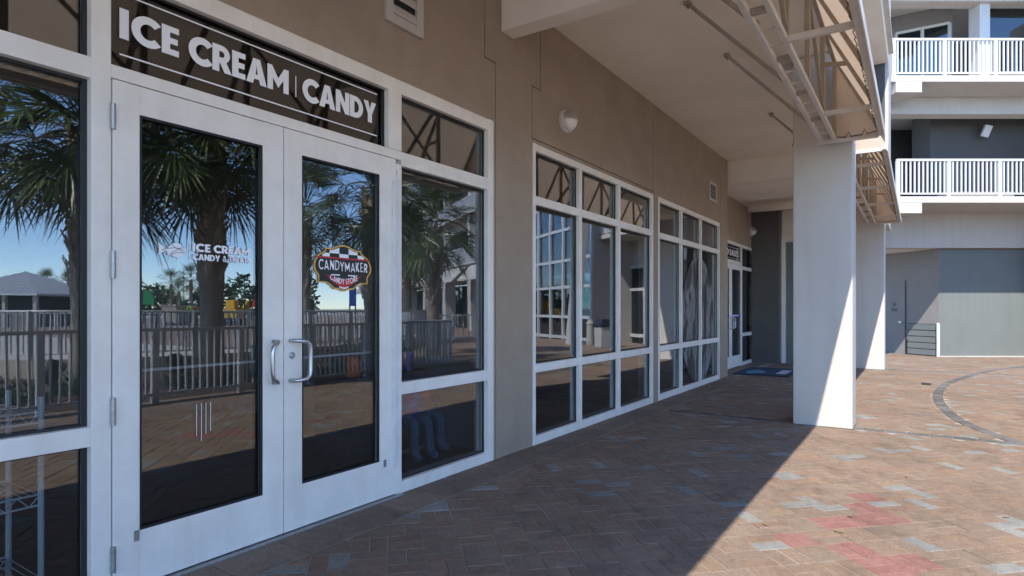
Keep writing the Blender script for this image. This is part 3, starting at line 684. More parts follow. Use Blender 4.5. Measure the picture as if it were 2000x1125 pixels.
fill2d_pts = [(13.55+.40*math.cos(a)*(1+.25*math.sin(3*a)), -.32+.17*math.sin(a)*(1+.2*math.cos(4*a)), .0225) for a in [2*math.pi*k/24 for k in range(24)]]
MB().add(fill2d_pts, [tuple(range(24))]).build('mat_print', 'mat_print', dm)
MB().box(13.35,14.2,-.93,-.74,.021,.0225).build('mat_print', 'mat_print_pale', dm)

# ------------------------------------------------------------------ wall lamps and vents
def bulkhead(x, y, z, label):
    t = thing('wall_lamp', label, 'lamp', (x, y, z), 'round wall lamps on the arcade wall')
    MB().lathe([(.125,0.0),(.125,-.035),(.118,-.045)], (0,0,0), 'Y', 24).build('base', 'lamp_base', t, smooth=False)
    prof = [(.108,-.045)]+[(.108*math.cos(R(a)), -.045-.095*math.sin(R(a))) for a in (15,30,45,60,75,88)]
    MB().lathe(prof, (0,0,0), 'Y', 24).build('glass_dome', 'lamp_glass', t, smooth=True)
    # half hood over the top of the dome
    n = 14; mb = MB()
    for (r, h), (r2, h2) in zip(prof[:-1], prof[1:]):
        for k in range(n):
            a, b = math.pi*k/n, math.pi*(k+1)/n
            f = 1.035
            mb.quad((r*f*math.cos(a), h-.004, r*f*math.sin(a)), (r*f*math.cos(b), h-.004, r*f*math.sin(b)), (r2*f*math.cos(b), h2-.004, r2*f*math.sin(b)), (r2*f*math.cos(a), h2-.004, r2*f*math.sin(a)))
    mb.build('hood', 'truss_paint', t)
    MB().tube([(-.114,-.05,0),(-.10,-.09,0),(-.05,-.135,0),(0,-.147,0),(.05,-.135,0),(.10,-.09,0),(.114,-.05,0)], .006, 6).build('guard_bar', 'lamp_base', t)
bulkhead(5.77, 0, 3.365, 'round white wall lamp above the nearest nine-pane window')
bulkhead(16.0, .32, 3.28, 'small white wall lamp beside the SALES doorway at the far end')
def vent(x0, x1, z0, z1, n, label):
    t = thing('wall_vent', label, 'vent', (0,0,0), 'louvred vents high on the arcade wall')
    f = .07 if x1-x0 > .36 and n < 5 else .05
    MB().box(x0,x0+f,-.03,.0,z0,z1).box(x1-f,x1,-.03,.0,z0,z1).box(x0+f,x1-f,-.029,.0,z0,z0+f).box(x0+f,x1-f,-.029,.0,z1-f,z1).build('vent_frame', 'stucco_white', t, .003)
    MB().box(x0+f,x1-f,-.004,-.001,z0+f,z1-f).build('mesh_screen', 'louvre_dark', t)
    p = (z1-z0-2*f)/n
    for k in range(n):
        zz = z0+f+p*k
        MB().prism([(x0+f,-.026,zz+p*.05),(x0+f,-.006,zz+p*.62),(x0+f,-.006,zz+p*.72),(x0+f,-.026,zz+p*.30)], (x1-x0-2*f,0,0)).build('slat', 'stucco_white', t)
vent(3.10, 3.49, 3.41, 4.0, 4, 'large white louvred vent above the ice cream sign')
vent(11.16, 11.66, 3.32, 3.68, 6, 'small white louvred vent above the far nine-pane window')

# ------------------------------------------------------------------ awnings with open steel frames
QI, QO, ZB, ZT = 2.39, 2.84, 3.25, 4.13
def awning(x0, x1, label):
    t = thing('awning', label, 'awning', (0,0,0), 'steel framed awnings between the columns')
    L = x1-x0
    MB().prism([(x0,-QI+.01,ZT+.045),(x0,-QO-.012,ZB+.03),(x0,-QO-.004,ZB+.022),(x0,-QI+.012,ZT+.028)], (L,0,0)).build('cover', 'awning_fabric', t)
    MB().box(x0-.01,x1+.01,-QO-.02,-QO+.03,ZB-.03,ZB+.03).build('outer_rail', 'truss_grey', t, .004)
    MB().box(x0-.02,x1+.02,-QO-.03,-QO-.021,ZB-.05,ZB+.04).build('fascia_strip', 'white_paint', t)
    for xe, s_ in ((x0,-1),(x1,1)):
        MB().prism([(xe,-QI,ZB-.03),(xe,-QO,ZB-.03),(xe,-QO,ZB+.02),(xe,-QI,ZT)], (s_*.012,0,0)).build('end_panel', 'awning_fabric' , t)
        MB().box(xe-.02, xe+.02, -QO+.03, -2.22, ZB-.045, ZB-.005).build('end_rail', 'truss_grey', t)
    for q in (2.25, 2.385):
        MB().box(x0+.02,x1-.02,-q-.018,-q+.018,ZB-.02,ZB+.025).build('bottom_chord', 'truss_grey', t, .003)
    MB().box(x0,x1,-QI-.02,-QI+.02,ZT-.03,ZT+.02).build('top_chord', 'truss_paint', t)
    n = round(L/.30)
    for k in range(1, n):
        x = x0+L*k/n
        if k % 3 == 0: MB().box(x-.025,x+.025,-2.367,-2.268,ZB-.012,ZB+.022).build('rung', 'truss_paint', t)
        else: MB().box(x-.007,x+.007,-2.367,-2.268,ZB-.003,ZB+.011).build('rung', 'truss_grey', t)
    m = round(L/.95)
    for k in range(0, m+1):
        x = x0+.05+(L-.1)*k/m
        MB().box(x-.025,x+.025,-QI-.02,-QI+.02,ZB+.026,ZT-.031).build('post', 'truss_paint', t)
        MB().bar((x,-QI-.03,ZT-.05),(x,-QO+.02,ZB+.04),.045).build('rafter', 'truss_paint', t)
        if k % 2 == 1:
            MB().box(x-.02,x+.02,-QO+.031,-2.404,ZB-.02,ZB+.022).build('cross_tie', 'truss_grey', t)
            MB().bar((x,-QI,ZB+.48),(x,-2.62,ZB+.45),.035).build('knee_brace', 'truss_paint', t)
        if k < m:
            xn = x0+.05+(L-.1)*(k+1)/m
            if k % 2 == 0: MB().bar((x+.03,-QI,ZT-.06),(xn-.03,-QI,ZB+.08),.03).build('diagonal_brace', 'truss_paint', t)
    # lacing cord along the outer rail
    pts = []; kk = int(L/.07)
    for k in range(kk+1):
        x = x0+.03+(L-.06)*k/kk; pts.append((x, -QO+.045+(.018 if k % 2 else 0), ZB+.035+(.03 if k % 2 else 0)))
    MB().tube(pts, .003, 4).build('lacing_cord', 'black_metal', t)
    for k in range(5):
        y = -2.45-.08*k
        pass
    MB().tube([(x1-.03,-2.42,ZB+.01),(x1-.03,-2.5,ZB-.005),(x1-.03,-2.53,ZB+.05),(x1-.03,-2.55,ZB-.003),(x1-.03,-2.66,ZB+.0),(x1-.03,-2.68,ZB+.06),(x1-.03,-2.70,ZB+.004),(x1-.03,-2.8,ZB+.02)], .006, 5).build('lacing_cord', 'black_metal', t)
    return t
def struts(t, xs_):
    for x in xs_:
        MB().bar((x,-1.34,4.262),(x,-2.26,ZB+.03),.04,.03).build('stay_rod', 'truss_paint', t)
        MB().box(x-.045,x+.045,-1.36,-1.30,4.262,4.288).build('bracket', 'truss_paint', t)
        MB().tube([(x,-1.33,4.262),(x,-1.33,4.225)], .008, 6).build('bolt', 'truss_paint', t)
a1 = awning(-.35, 7.66, 'nearest steel framed awning hung between the entrance and the front column'); struts(a1, (1.4, 2.9, 4.35, 5.79, 7.23))
a2 = awning(8.36, 15.6, 'farther steel framed awning hung between the two white columns'); struts(a2, (9.78, 11.85, 13.9))
a0 = awning(-8.3, -.375, 'steel framed awning to the near side, before the entrance'); struts(a0, (-7, -5.2, -3.4, -1.6))
for a in (a0,):
    a['label'] = 'steel framed awning along the walk before the shop entrance begins'

# ------------------------------------------------------------------ resort wing across the plaza
wing = thing('resort_wing', 'grey and white resort wing with railed balconies closing the plaza', 'building', (20.8, -3.67, 0), rz=math.atan2(-.8325, .554))
# local axes: x = w along the facade, y = inward (away from camera), z up.  outward n = -y
def wb(name, m, w0, w1, n0, n1, z0, z1, bevel=0.0, parent=None): return box(name, m, parent or wing, w0, w1, -n1, -n0, z0, z1, bevel=bevel)
WE = 62.0
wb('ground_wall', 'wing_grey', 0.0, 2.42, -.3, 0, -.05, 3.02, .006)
wb('base_kerb', 'stucco_white', 0.0, 2.42, 0.0, .05, -.05, .025)
wb('corner_trim', 'white_rail', -.075, -.002, -.02, .02, -.05, .93)
# receding side wall with grey door and louvred panel
def side(u): return (-.0-.235*u, -u)  # (w, n) going back
sw = MB().prism([(-.004,.0,-.05),(-.9,3.4,-.05),(-.9,3.4,3.02),(-.004,.0,3.02)], (.25,.05,0)).build('side_wall', 'wing_mid', wing)
def sidebox(name, m, u0, u1, z0, z1, out0, out1, parent=wing):
    d = Vector((-.896, 3.4, 0)).normalized(); nn = Vector((-d.y, d.x, 0))
    o = MB().prism([d*u0+nn*out0+Vector((0,0,z0)), d*u1+nn*out0+Vector((0,0,z0)), d*u1+nn*out0+Vector((0,0,z1)), d*u0+nn*out0+Vector((0,0,z1))], nn*(out1-out0)).build(name, m, parent); return o
sd = sidebox('service_door', 'wing_mid', 1.08, 2.0, 0, 2.15, .004, .03)
sidebox('door_sign', 'black_vinyl', 1.34, 1.54, 1.27, 1.36, .031, .036, sd); sidebox('door_symbol', 'black_vinyl', 1.39, 1.49, 1.42, 1.52, .031, .036, sd)
sidebox('door_handle', 'steel_dull', 1.14, 1.24, .92, .97, .031, .09, sd); sidebox('door_frame', 'wing_dark', 1.055, 1.075, 0, 2.18, .004, .028, sd)
lp = sidebox('louvre_panel', 'wing_dark', .06, 1.0, .0, .92, .004, .012)
for k in range(5): sidebox('slat', 'wing_grey', .10, .98, .03+.178*k, .03+.178*k+.155, .013, .04, lp)
sidebox('louvre_post', 'white_rail', 0.01, .055, 0, .95, .004, .05, lp); sidebox('louvre_post', 'black_metal', 1.005, 1.03, 0, .45, .004, .05, lp)
# spandrel, slabs
wb('spandrel', 'stucco_white', -3.2, WE, -.3, .16, 3.03, 4.17, .01)
MB().prism([(-3.2,.31,3.025),(0,.31,3.025),(0,3.4,3.025),(-3.2,3.4,3.025)], (0,0,.2)).build('recess_soffit', 'stucco_cream', wing)
for z, nm in ((4.17,'first'),(7.21,'second'),(10.25,'third')):
    s_ = wb('balcony_slab', 'stucco_white', -2.42 if z > 5 else -2.32, WE, -3.0, 1.73, z-.16, z, .01)
    wb('slab_downstand', 'stucco_white', -2.30 if z > 5 else -2.28, -1.65, .9, 1.725, z-.42, z-.161)
    if z > 5:
        wb('drop_beam', 'stucco_white', -2.4, WE, .2, .62, z-.62, z-.162, .008)
        wb('ceiling_panel', 'stucco_white', -2.4, WE, -2.9, .199, z-.22, z-.163)
# storey 2 back walls
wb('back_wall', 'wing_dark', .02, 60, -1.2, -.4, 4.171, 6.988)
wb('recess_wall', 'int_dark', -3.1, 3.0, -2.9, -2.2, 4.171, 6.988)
MB().prism([(-2.9,.2,4.172),(-2.5,.2,4.172),(-1.3,2.2,5.3),(-2.9,2.2,5.3)], (0,0,.12)).build('stair_slab', 'wing_mid', wing)
wb('planter_box', 'wing_mid', .1, 1.8, -.3, .35, 4.172, 4.55)
# storey 3: glazing and white pier
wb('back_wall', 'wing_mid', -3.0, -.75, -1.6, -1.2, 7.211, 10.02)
MB().prism([(-.75,1.2,7.212),(.62,.35,7.212),(.62,.35,10.02),(-.75,1.2,10.02)], (.05,.08,0)).build('angled_wall', 'wing_mid', wing)
def wglass(a, b, z0, z1, nmul=1):
    A = Vector(a); B = Vector(b); n_ = Vector(((B-A).y, -(B-A).x)).normalized()
    o = MB().prism([(A.x,A.y,z0),(B.x,B.y,z0),(B.x,B.y,z1),(A.x,A.y,z1)], (n_.x*.02, n_.y*.02, 0)).build('window', 'glass_far', wing)
    mb = MB()
    for k in range(nmul+1):
        p = A+(B-A)*k/nmul; mb.bar((p.x+n_.x*.03,p.y+n_.y*.03,z0),(p.x+n_.x*.03,p.y+n_.y*.03,z1),.07,.06)
    mb.bar((A.x+n_.x*.03,A.y+n_.y*.03,z1),(B.x+n_.x*.03,B.y+n_.y*.03,z1),.06,.07)
    mb.build('window_frame', 'white_rail', o); return o
wglass((-.55,1.06),(.55,.38),7.25,9.5,2)
wb('white_pier', 'white_rail', .74, 1.02, .1, .5, 7.211, 10.08)
o = wglass((1.1,-.2),(3.2,-.2),7.3,10.0,1); wb('window_rail', 'white_rail', 1.1, 3.2, .22, .3, 7.78, 7.86)
MB().box(1.09, 3.3, -.1, -.05, 7.22, 10.0).build('blind', 'wing_mid', wing)
# security lamp on the second-storey wall
sl = thing('wall_floodlight', 'small white box light under the balcony ceiling of the wing', 'lamp', (20.8+.554*1.42, -3.67-.8325*1.42, 6.35), rz=math.atan2(-.8325,.554))
MB().box(-.11,.09,.08,.16,-.20,.12).build('lamp_body', 'white_rail', sl, .01).rotation_euler = (R(18), R(12), 0)
MB().box(-.03,.03,.15,.42,.1,.19).build('arm', 'wing_dark', sl)
# railings: near stretches with separate posts and balusters
balm = {}
def railing(w0, w1, z, n, near=True, parent=wing):
    r = MB().box(w0, w1, -n-.03, -n+.03, z+.90, z+.955).box(w0, w1, -n-.02, -n+.02, z+.06, z+.10).build('railing', 'white_rail', parent)
    if 'post' not in balm:
        balm['post'] = MB().box(-.05,.05,-.03,.03,0,.898).build('x', 'white_rail'); bpy.data.objects.remove(balm['post'])
    pm = bpy.data.meshes.get('x') 
    return r
postm = bpy.data.meshes.new('post'); _m = MB().box(-.045,.045,-.028,.028,0,.898); postm.from_pydata(_m.v, [], _m.f); postm.materials.append(MATS['white_rail'])
balu = bpy.data.meshes.new('baluster'); _m = MB().box(-.016,.016,-.016,.016,.101,.898); balu.from_pydata(_m.v, [], _m.f); balu.materials.append(MATS['white_rail'])
def wing_rail(w0, w1, z, n, near):
    r = MB().box(w0, w1, -n-.03, -n+.03, z+.90, z+.955).box(w0, w1, -n-.018, -n+.018, z+.06, z+.10).build('railing', 'white_rail', wing)
    k = 0; w_ = w0+.03; far = MB()
    while w_ < w1:
        if k % 12 == 0:
            if near: inst(postm, 'post', r, (w_, -n, z+.001))
            else: far.box(w_-.045, w_+.045, -n-.028, -n+.028, z, z+.898)
        elif near: inst(balu, 'baluster', r, (w_, -n, z))
        elif k % 2 == 0 or w_ < 25: far.box(w_-.016, w_+.016, -n-.016, -n+.016, z+.101, z+.898)
        k += 1; w_ += .107
    if not near and far.v:
        o = far.build('balusters', 'white_rail', r); o['kind'] = 'stuff'
wing_rail(-2.25, 3.7, 4.17, 1.66, True); wing_rail(-2.36, 3.7, 7.21, 1.66, True)
wing_rail(3.75, 45, 4.17, 1.66, False); wing_rail(3.75, 45, 7.21, 1.66, False); wing_rail(-2.3, 45, 10.25, 1.66, False)
# parts of the wing that only show mirrored in the shop glass: glazed lobby, piers, small awnings, shopfronts
def lobby(w0, w1, n, z1, nx, rows):
    o = wb('lobby_glass', 'glass_far', w0, w1, n-.03, n, 0, z1)
    for k in range(nx+1):
        x = w0+(w1-w0)*k/nx; wb('mullion', 'white_rail', x-.07, x+.07, n-.05, n+.09, 0, z1, parent=o)
    for z in rows: wb('transom', 'white_rail', w0, w1, n-.045, n+.075, z-.06, z+.06, parent=o)
    return o
lobby(2.44, 3.55, .2, 3.0, 1, (.3, 2.1, 2.97))
lobby(3.6, 11.5, 1.9, 9.5, 6, (.12, 1.0, 2.25, 3.4, 4.7, 5.9, 7.2, 9.4))
wb('lobby_side', 'stucco_white', 3.45, 3.59, .0, 1.95, -.05, 9.5)
wb('lobby_roof', 'stucco_white', 3.4, 11.8, -.2, 2.2, 9.51, 9.9)
MB().prism([(11.5,-1.95,-.05),(11.52,0,-.05),(11.52,0,9.5),(11.5,-1.95,9.5)], (.15,0,0)).build('lobby_side', 'stucco_white', wing)
MB().prism([(2.95,-3.2,-.05),(3.45,-3.2,-.05),(3.35,-2.3,9.5),(3.0,-2.3,9.5)], (0,.35,0)).build('leaning_pier', 'stucco_white', wing, .01)
wb('shop_back', 'int_dark', 12.0, WE, -1.2, -.9, -.05, 3.03); wb('lobby_back', 'wing_mid', -.3, 12.0, -4.2, -4.0, -.05, 13.0)
for k in range(9):
    x0 = 12.4+5.4*k
    wb('pier', 'stucco_white', x0-.35, x0+.35, .9, 1.6, -.05, 4.0)
    wb('upper_pier', 'stucco_white', x0-.2, x0+.2, 1.2, 1.6, 4.18, 12)
    g_ = wb('shopfront_glass', 'glass_far', x0+.5, x0+4.9, -.35, -.32, .05, 3.0)
    for j in range(5): wb('mullion', 'white_rail' if k % 2 else 'wing_dark', x0+.5+1.1*j-.04, x0+.5+1.1*j+.04, -.36, -.26, 0, 3.0, parent=g_)
    MB().prism([(x0+.5,-1.62,3.95),(x0+.5,-2.5,3.05),(x0+.5,-2.5,2.95),(x0+.5,-1.62,3.8)], (4.4,0,0)).build('small_awning', 'stucco_white', wing)
    wb('storey_wall', 'wing_dark' if k % 2 else 'wing_mid', x0+.4, x0+3, -.395, -.3, 7.3, 9.9)
wb('back_wall', 'wing_mid', 3.4, 60, -1.2, -.4, 7.212, 12.5)
wb('roof_slab', 'stucco_white', -3, WE, -3, 1.73, 13.2, 13.5)
wb('back_wall', 'wing_mid', -3.0, 60, -1.2, -.5, 10.26, 13.19)

# ------------------------------------------------------------------ bins by the wing
tb = thing('litter_bin', 'square stone litter bin with dark lid standing out on the plaza', 'bin', (19.3, -6.25, 0), rz=R(-56))
MB().box(-.26,.26,-.26,.26,0,.72).build('bin_body', 'planter_stone', tb, .015); MB().box(-.3,.3,-.3,.3,.721,.80).build('lid', 'black_metal', tb, .02)
MB().prism([(-.3,-.3,.801),(.3,-.3,.801),(.22,-.2,.98),(-.22,-.2,.98)], (0,.45,0)).build('hood', 'black_metal', tb)
ab = thing('ash_urn', 'slim stone ash urn beside the leaning white pier', 'bin', (20.2, -7.3, 0))
MB().lathe([(.14,0),(.15,.1),(.13,.75),(.15,.8),(.06,.95)], (0,0,0), 'Z', 14).build('urn', 'planter_stone', ab)

# ------------------------------------------------------------------ picket fence facing the shops
FQ = -5.88
fn = thing('picket_fence', 'white metal picket fence along the bed facing the shop doors', 'fence', (0,0,0))
MB().box(-6,11.0,FQ-.025,FQ+.025,1.03,1.075).build('top_rail', 'white_rail', fn); MB().box(-6,11.0,FQ-.02,FQ+.02,.10,.14).build('bottom_rail', 'white_rail', fn)
endpts = [(11.0,FQ,1.05),(11.22,FQ-.05,1.05),(11.38,FQ-.2,1.05),(11.43,FQ-.42,1.05),(11.43,FQ-1.6,1.05)]
MB().tube(endpts, .026, 8).build('end_rail', 'white_rail', fn); MB().tube([(p[0],p[1],.12) for p in endpts], .02, 8).build('end_rail', 'white_rail', fn)
fp = bpy.data.meshes.new('fence_post'); _m = MB().box(-.04,.04,-.04,.04,-.02,1.029); fp.from_pydata(_m.v, [], _m.f); fp.materials.append(MATS['white_rail'])
fb = bpy.data.meshes.new('picket'); _m = MB().box(-.013,.013,-.013,.013,.141,1.029); fb.from_pydata(_m.v, [], _m.f); fb.materials.append(MATS['white_rail'])
k = 0; x = 0.4
while x < 11.0:
    if k % 12 == 0: inst(fp, 'post', fn, (x, FQ, 0))
    else: inst(fb, 'picket', fn, (x, FQ, 0))
    k += 1; x += .1115
for p in ((11.15,FQ-.02),(11.3,FQ-.11),(11.4,FQ-.25),(11.43,FQ-.42),(11.43,FQ-.55),(11.43,FQ-.68),(11.43,FQ-.81),(11.43,FQ-.94),(11.43,FQ-1.07)): inst(fb, 'picket', fn, (p[0], p[1], 0))
# low curved wall with a second white fence on it
w2p = spline([(2.6,-16.5),(3.6,-13.6),(4.5,-11.4),(5.6,-10.5),(7.2,-10.0),(9.5,-9.8),(12,-10.0),(15,-11.0),(19,-13.5)], 8)
rw = thing('retaining_wall', 'low beige curved retaining wall beyond the planting bed', 'wall', (0,0,0)); mb = MB()
for a, b in zip(w2p, w2p[1:]): mb.bar((a[0],a[1],.05),(b[0],b[1],.05),.2,.6)
mb.build('wall', 'beige_wall', rw)
f2 = thing('pool_fence', 'white picket fence standing on the low curved wall', 'fence', (0,0,0))
MB().tube([(a[0],a[1],1.28) for a in w2p], .028, 6).build('top_rail', 'white_rail', f2); MB().tube([(a[0],a[1],.46) for a in w2p], .02, 6).build('bottom_rail', 'white_rail', f2)
acc = 0; k = 0
p2m = bpy.data.meshes.new('fence2_picket'); _m = MB().box(-.014,.014,-.014,.014,.47,1.27); p2m.from_pydata(_m.v, [], _m.f); p2m.materials.append(MATS['white_rail'])
p3m = bpy.data.meshes.new('fence2_post'); _m = MB().box(-.045,.045,-.045,.045,.35,1.29); p3m.from_pydata(_m.v, [], _m.f); p3m.materials.append(MATS['white_rail'])
for a, b in zip(w2p, w2p[1:]):
    L = math.dist(a, b); pos = -acc
    while pos+.12 <= L:
        pos += .12; t = pos/L; k += 1
        inst(p3m if k % 12 == 0 else p2m, 'post' if k % 12 == 0 else 'picket', f2, (a[0]+(b[0]-a[0])*t, a[1]+(b[1]-a[1])*t, 0))
    acc = L-pos
def simple_fence(x0, y0, x1, y1, z, hgt, label):
    t = thing('far_fence', label, 'fence', (0,0,0), 'far white fences across the pool deck')
    MB().bar((x0,y0,z+hgt),(x1,y1,z+hgt),.06).build('top_rail', 'white_rail', t); MB().bar((x0,y0,z+.12),(x1,y1,z+.12),.05).build('bottom_rail', 'white_rail', t)
    L = math.dist((x0,y0),(x1,y1)); n = int(L/.22); mb = MB()
    for k in range(n+1):
        q = k/n; w_ = .05 if k % 8 == 0 else .016; mb.box(x0+(x1-x0)*q-w_, x0+(x1-x0)*q+w_, y0+(y1-y0)*q-w_, y0+(y1-y0)*q+w_, z+(0 if k % 8 == 0 else .14), z+hgt-.02)
    o = mb.build('pickets', 'white_rail', t); o['kind'] = 'stuff'
A = mirror_ray(-60, 30); B = mirror_ray(330, 33); simple_fence(A.x, A.y, B.x, B.y, 0, 1.05, 'far white fence before the metal-roofed pavilion')
A = mirror_ray(260, 40); B = mirror_ray(560, 44); simple_fence(A.x, A.y, B.x, B.y, 0, 1.05, 'far white fence before the building site')
A = mirror_ray(560, 26); B = mirror_ray(960, 26); simple_fence(A.x, A.y, B.x, B.y, 0, 1.05, 'far white fence before the mirrored shopfronts')

# uplights in the bed
def spot(x, y, label, rz):
    t = thing('garden_spotlight', label, 'spotlight', (x, y, -.02), 'dark spotlights in the planting bed', rz)
    MB().tube([(0,0,0),(0,0,.30)], .02, 8).build('stake', 'black_metal', t)
    MB().lathe([(.06,-.16),(.10,-.12),(.12,.10),(.13,.17),(.11,.17),(.10,.12)], (0,0,0), 'Z', 14).build('lamp_head', 'black_metal', t, smooth=False).matrix_local = Matrix.Translation((0,0,.42)) @ Matrix.Rotation(R(28), 4, 'Y')
v = mirror_ray(108, 8.9); spot(v.x, v.y, 'dark garden spotlight near the curved wall', 1.0)
v = mirror_ray(345, 10.2); spot(v.x, v.y, 'dark garden spotlight left of the thick palm trunk', 2.4)
v = mirror_ray(478, 10.6); spot(v.x, v.y, 'dark garden spotlight right of the thick palm trunk', 0.3)

# shrubs in the bed
def shrub(x, y, r, h, label, seed):
    rr = random.Random(seed); mb = MB()
    for k in range(260):
        a = rr.uniform(0, 2*math.pi); q = r*math.sqrt(rr.random()); z = h*rr.random()*(1-(q/r)**2*.6)
        p = Vector((q*math.cos(a), q*math.sin(a), z)); d = Vector((math.cos(a+rr.uniform(-1,1)), math.sin(a+rr.uniform(-1,1)), rr.uniform(.2,1.3))).normalized()*rr.uniform(.07,.15)
        s_ = d.cross(Vector((rr.uniform(-1,1),rr.uniform(-1,1),.3))).normalized()*.018
        mb.add([p, p+d*.5+s_, p+d, p+d*.5-s_], [(0,1,2,3)])
    t = thing('shrub', label, 'shrub', (x, y, -.02), 'low shrubs in the planting bed')
    mb.build('foliage', 'shrub', t); MB().tube([(0,0,0),(0,0,h*.7)], .012, 5).build('stem', 'palm_trunk', t)
for k, (px, tt, r, h, lb) in enumerate(((20,8.9,.35,.35,'low green shrub at the left end of the bed'),(55,8.7,.3,.3,'second low green shrub from the left end of the bed'),(150,9.6,.25,.3,'low green shrub below the curved wall'),(375,10.6,.35,.5,'leafy green shrub left of the thick palm trunk'),(450,11.5,.3,.4,'leafy green shrub right of the thick palm trunk'),(620,12.5,.5,.5,'wide green shrub near the slim palms'),(690,13.5,.55,.8,'tall green shrub beside the slim palms'))):
    v = mirror_ray(px, tt); shrub(v.x, v.y, r, h, lb, 40+k)

# ------------------------------------------------------------------ palms
def fan_leaf(mb, base, d, pet, size, rr, droop, nl=30):
    """costapalmate fan: petiole then narrow leaflets"""
    d = d.normalized(); up = Vector((0,0,1)); side = d.cross(up)
    if side.length < .05: side = Vector((1,0,0))
    side.normalize(); nrm = side.cross(d).normalized()
    P0 = base; P1 = base+d*pet*.55; d2 = (d-up*droop*.35).normalized(); P2 = P1+d2*pet*.45
    w_ = .022
    mb.add([P0-side*w_, P0+side*w_, P1+side*w_*.8, P1-side*w_*.8, P2+side*w_*.6, P2-side*w_*.6], [(0,1,2,3),(3,2,4,5)])
    d3 = (d2-up*droop*.4).normalized(); s3 = d3.cross(up)
    s3 = s3.normalized() if s3.length > .05 else side
    n3 = s3.cross(d3).normalized(); tw = rr.uniform(-.4,.4); s3, n3 = s3*math.cos(tw)+n3*math.sin(tw), n3*math.cos(tw)-s3*math.sin(tw)
    for k in range(nl):
        a = R(-135+270*k/(nl-1)+rr.uniform(-3,3)); ln = size*(.70+.30*math.cos(a*.6))*rr.uniform(.85,1.08)
        e = (d3*math.cos(a)+s3*math.sin(a)); fold = n3*(.22*abs(math.sin(a)))
        e1 = (e+fold).normalized(); M = P2+e1*ln*.55; tip = P2+e1*ln*.95+Vector((0,0,-1))*ln*(.06+.14*droop)*rr.uniform(.3,1.6)
        q = e.cross(n3).normalized()*(.0125*size+.004); q2 = n3*rr.uniform(-.012,.012)
        mb.add([P2-q*.3, P2+q*.3, M+q+q2, M-q-q2, tip], [(0,1,2,3),(3,2,4)])
def crown_mesh(name, seed, nleaf, R_, nl=30):
    rr = random.Random(seed); mb = MB(); dry = MB()
    for k in range(nleaf):
        f = k/nleaf; az = k*2.39996+rr.uniform(-.3,.3); el = R(84-132*f+rr.uniform(-14,14))
        d = Vector((math.cos(az)*math.cos(el), math.sin(az)*math.cos(el), math.sin(el)))
        fan_leaf(mb, Vector((0,0,.25-.5*f))+d*.12, d, R_*rr.uniform(.40,.62), R_*rr.uniform(.42,.54), rr, .2+.65*f, nl)
    for k in range(nleaf//7):
        az = rr.uniform(0, 6.28); d = Vector((math.cos(az)*.5, math.sin(az)*.5, -.8))
        fan_leaf(dry, Vector((0,0,-.3)), d, R_*.4, R_*.42, rr, 1.2, 16)
    for k in range(10):   # seed stalks
        az = rr.uniform(0, 6.28); pts = [Vector((0,0,.1))+Vector((math.cos(az)*q*R_*.8, math.sin(az)*q*R_*.8, .5*q-1.1*q*q)) for q in (0,.3,.6,.9,1.1)]
        dry.tube(pts, [.015,.012,.01,.008,.004], 4)
    return mb, dry
def palm(v, h, r, label, seed, R_=1.9, nleaf=44, boots=True, nl=30, group='cabbage palms in the planting bed', zb=-.02, lean=(0,0)):
    rr = random.Random(seed)
    t = thing('palm_tree', label, 'palm tree', (v.x, v.y, zb), group)
    n = 10; pts = [(lean[0]*(k/n)**1.5, lean[1]*(k/n)**1.5, h*k/n) for k in range(n+1)]
    rad = [r*(1.15 if k == 0 else 1.0+.10*math.sin(k*1.7)) for k in range(n)]+[r*.8]
    MB().tube(pts, rad, 14).build('trunk', 'palm_trunk', t, smooth=True)
    if boots:
        bm_ = MB(); z = h*.40; k = 0
        while z < h:
            for j in range(5):
                a = k*2.39996+j*2*math.pi/5+rr.uniform(-.15,.15); q = (z/h)**1.5
                c = Vector((lean[0]*q, lean[1]*q, z)); o_ = Vector((math.cos(a), math.sin(a), 0)); s_ = Vector((-o_.y, o_.x, 0))
                p0 = c+o_*r*.92; L = rr.uniform(.16,.34); tip = p0+o_*rr.uniform(.03,.13)+Vector((0,0,L))+s_*rr.uniform(-.12,.12)
                w_ = .055
                bm_.add([p0-s_*w_, p0+s_*w_, tip+s_*w_*.45, tip-s_*w_*.45, p0+o_*.05, tip-o_*.02], [(0,4,3),(4,5,3),(4,1,2),(4,2,5),(0,1,4)])
            k += 1; z += .085
        bm_.build('leaf_boots', 'palm_boot', t)
    mb, dry = crown_mesh('crown', seed, nleaf, R_, nl)
    c = mb.build('crown', 'frond', t, loc=(lean[0], lean[1], h+.1)); d = dry.build('dry_fronds', 'frond_dry', t, loc=(lean[0], lean[1], h+.1))
    return t
palm(mirror_ray(415, 10.7), 4.6, .195, 'thick-trunked cabbage palm mirrored in the left shop door', 1, 2.05, 74, nl=40)
palm(mirror_ray(170, 10.0), 4.35, .20, 'cabbage palm mirrored in the pane at far left, with yellowish hanging fronds', 2, 2.2, 76, nl=40)
palm(mirror_ray(728, 14.2), 4.0, .17, 'cabbage palm mirrored at the right edge of the right shop door', 3, 1.9, 46)
palm(mirror_ray(598, 20.5), 4.6, .16, 'slim cabbage palm mirrored at the left edge of the right shop door', 4, 2.0, 40)
palm(mirror_ray(852, 18.0), 3.75, .19, 'short cabbage palm mirrored in the tall side pane right of the doors', 5, 1.75, 44)
palm(mirror_ray(800, 24.0), 3.6, .17, 'cabbage palm farther off, left of the short one mirrored in the side pane', 6, 2.0, 40, boots=False)
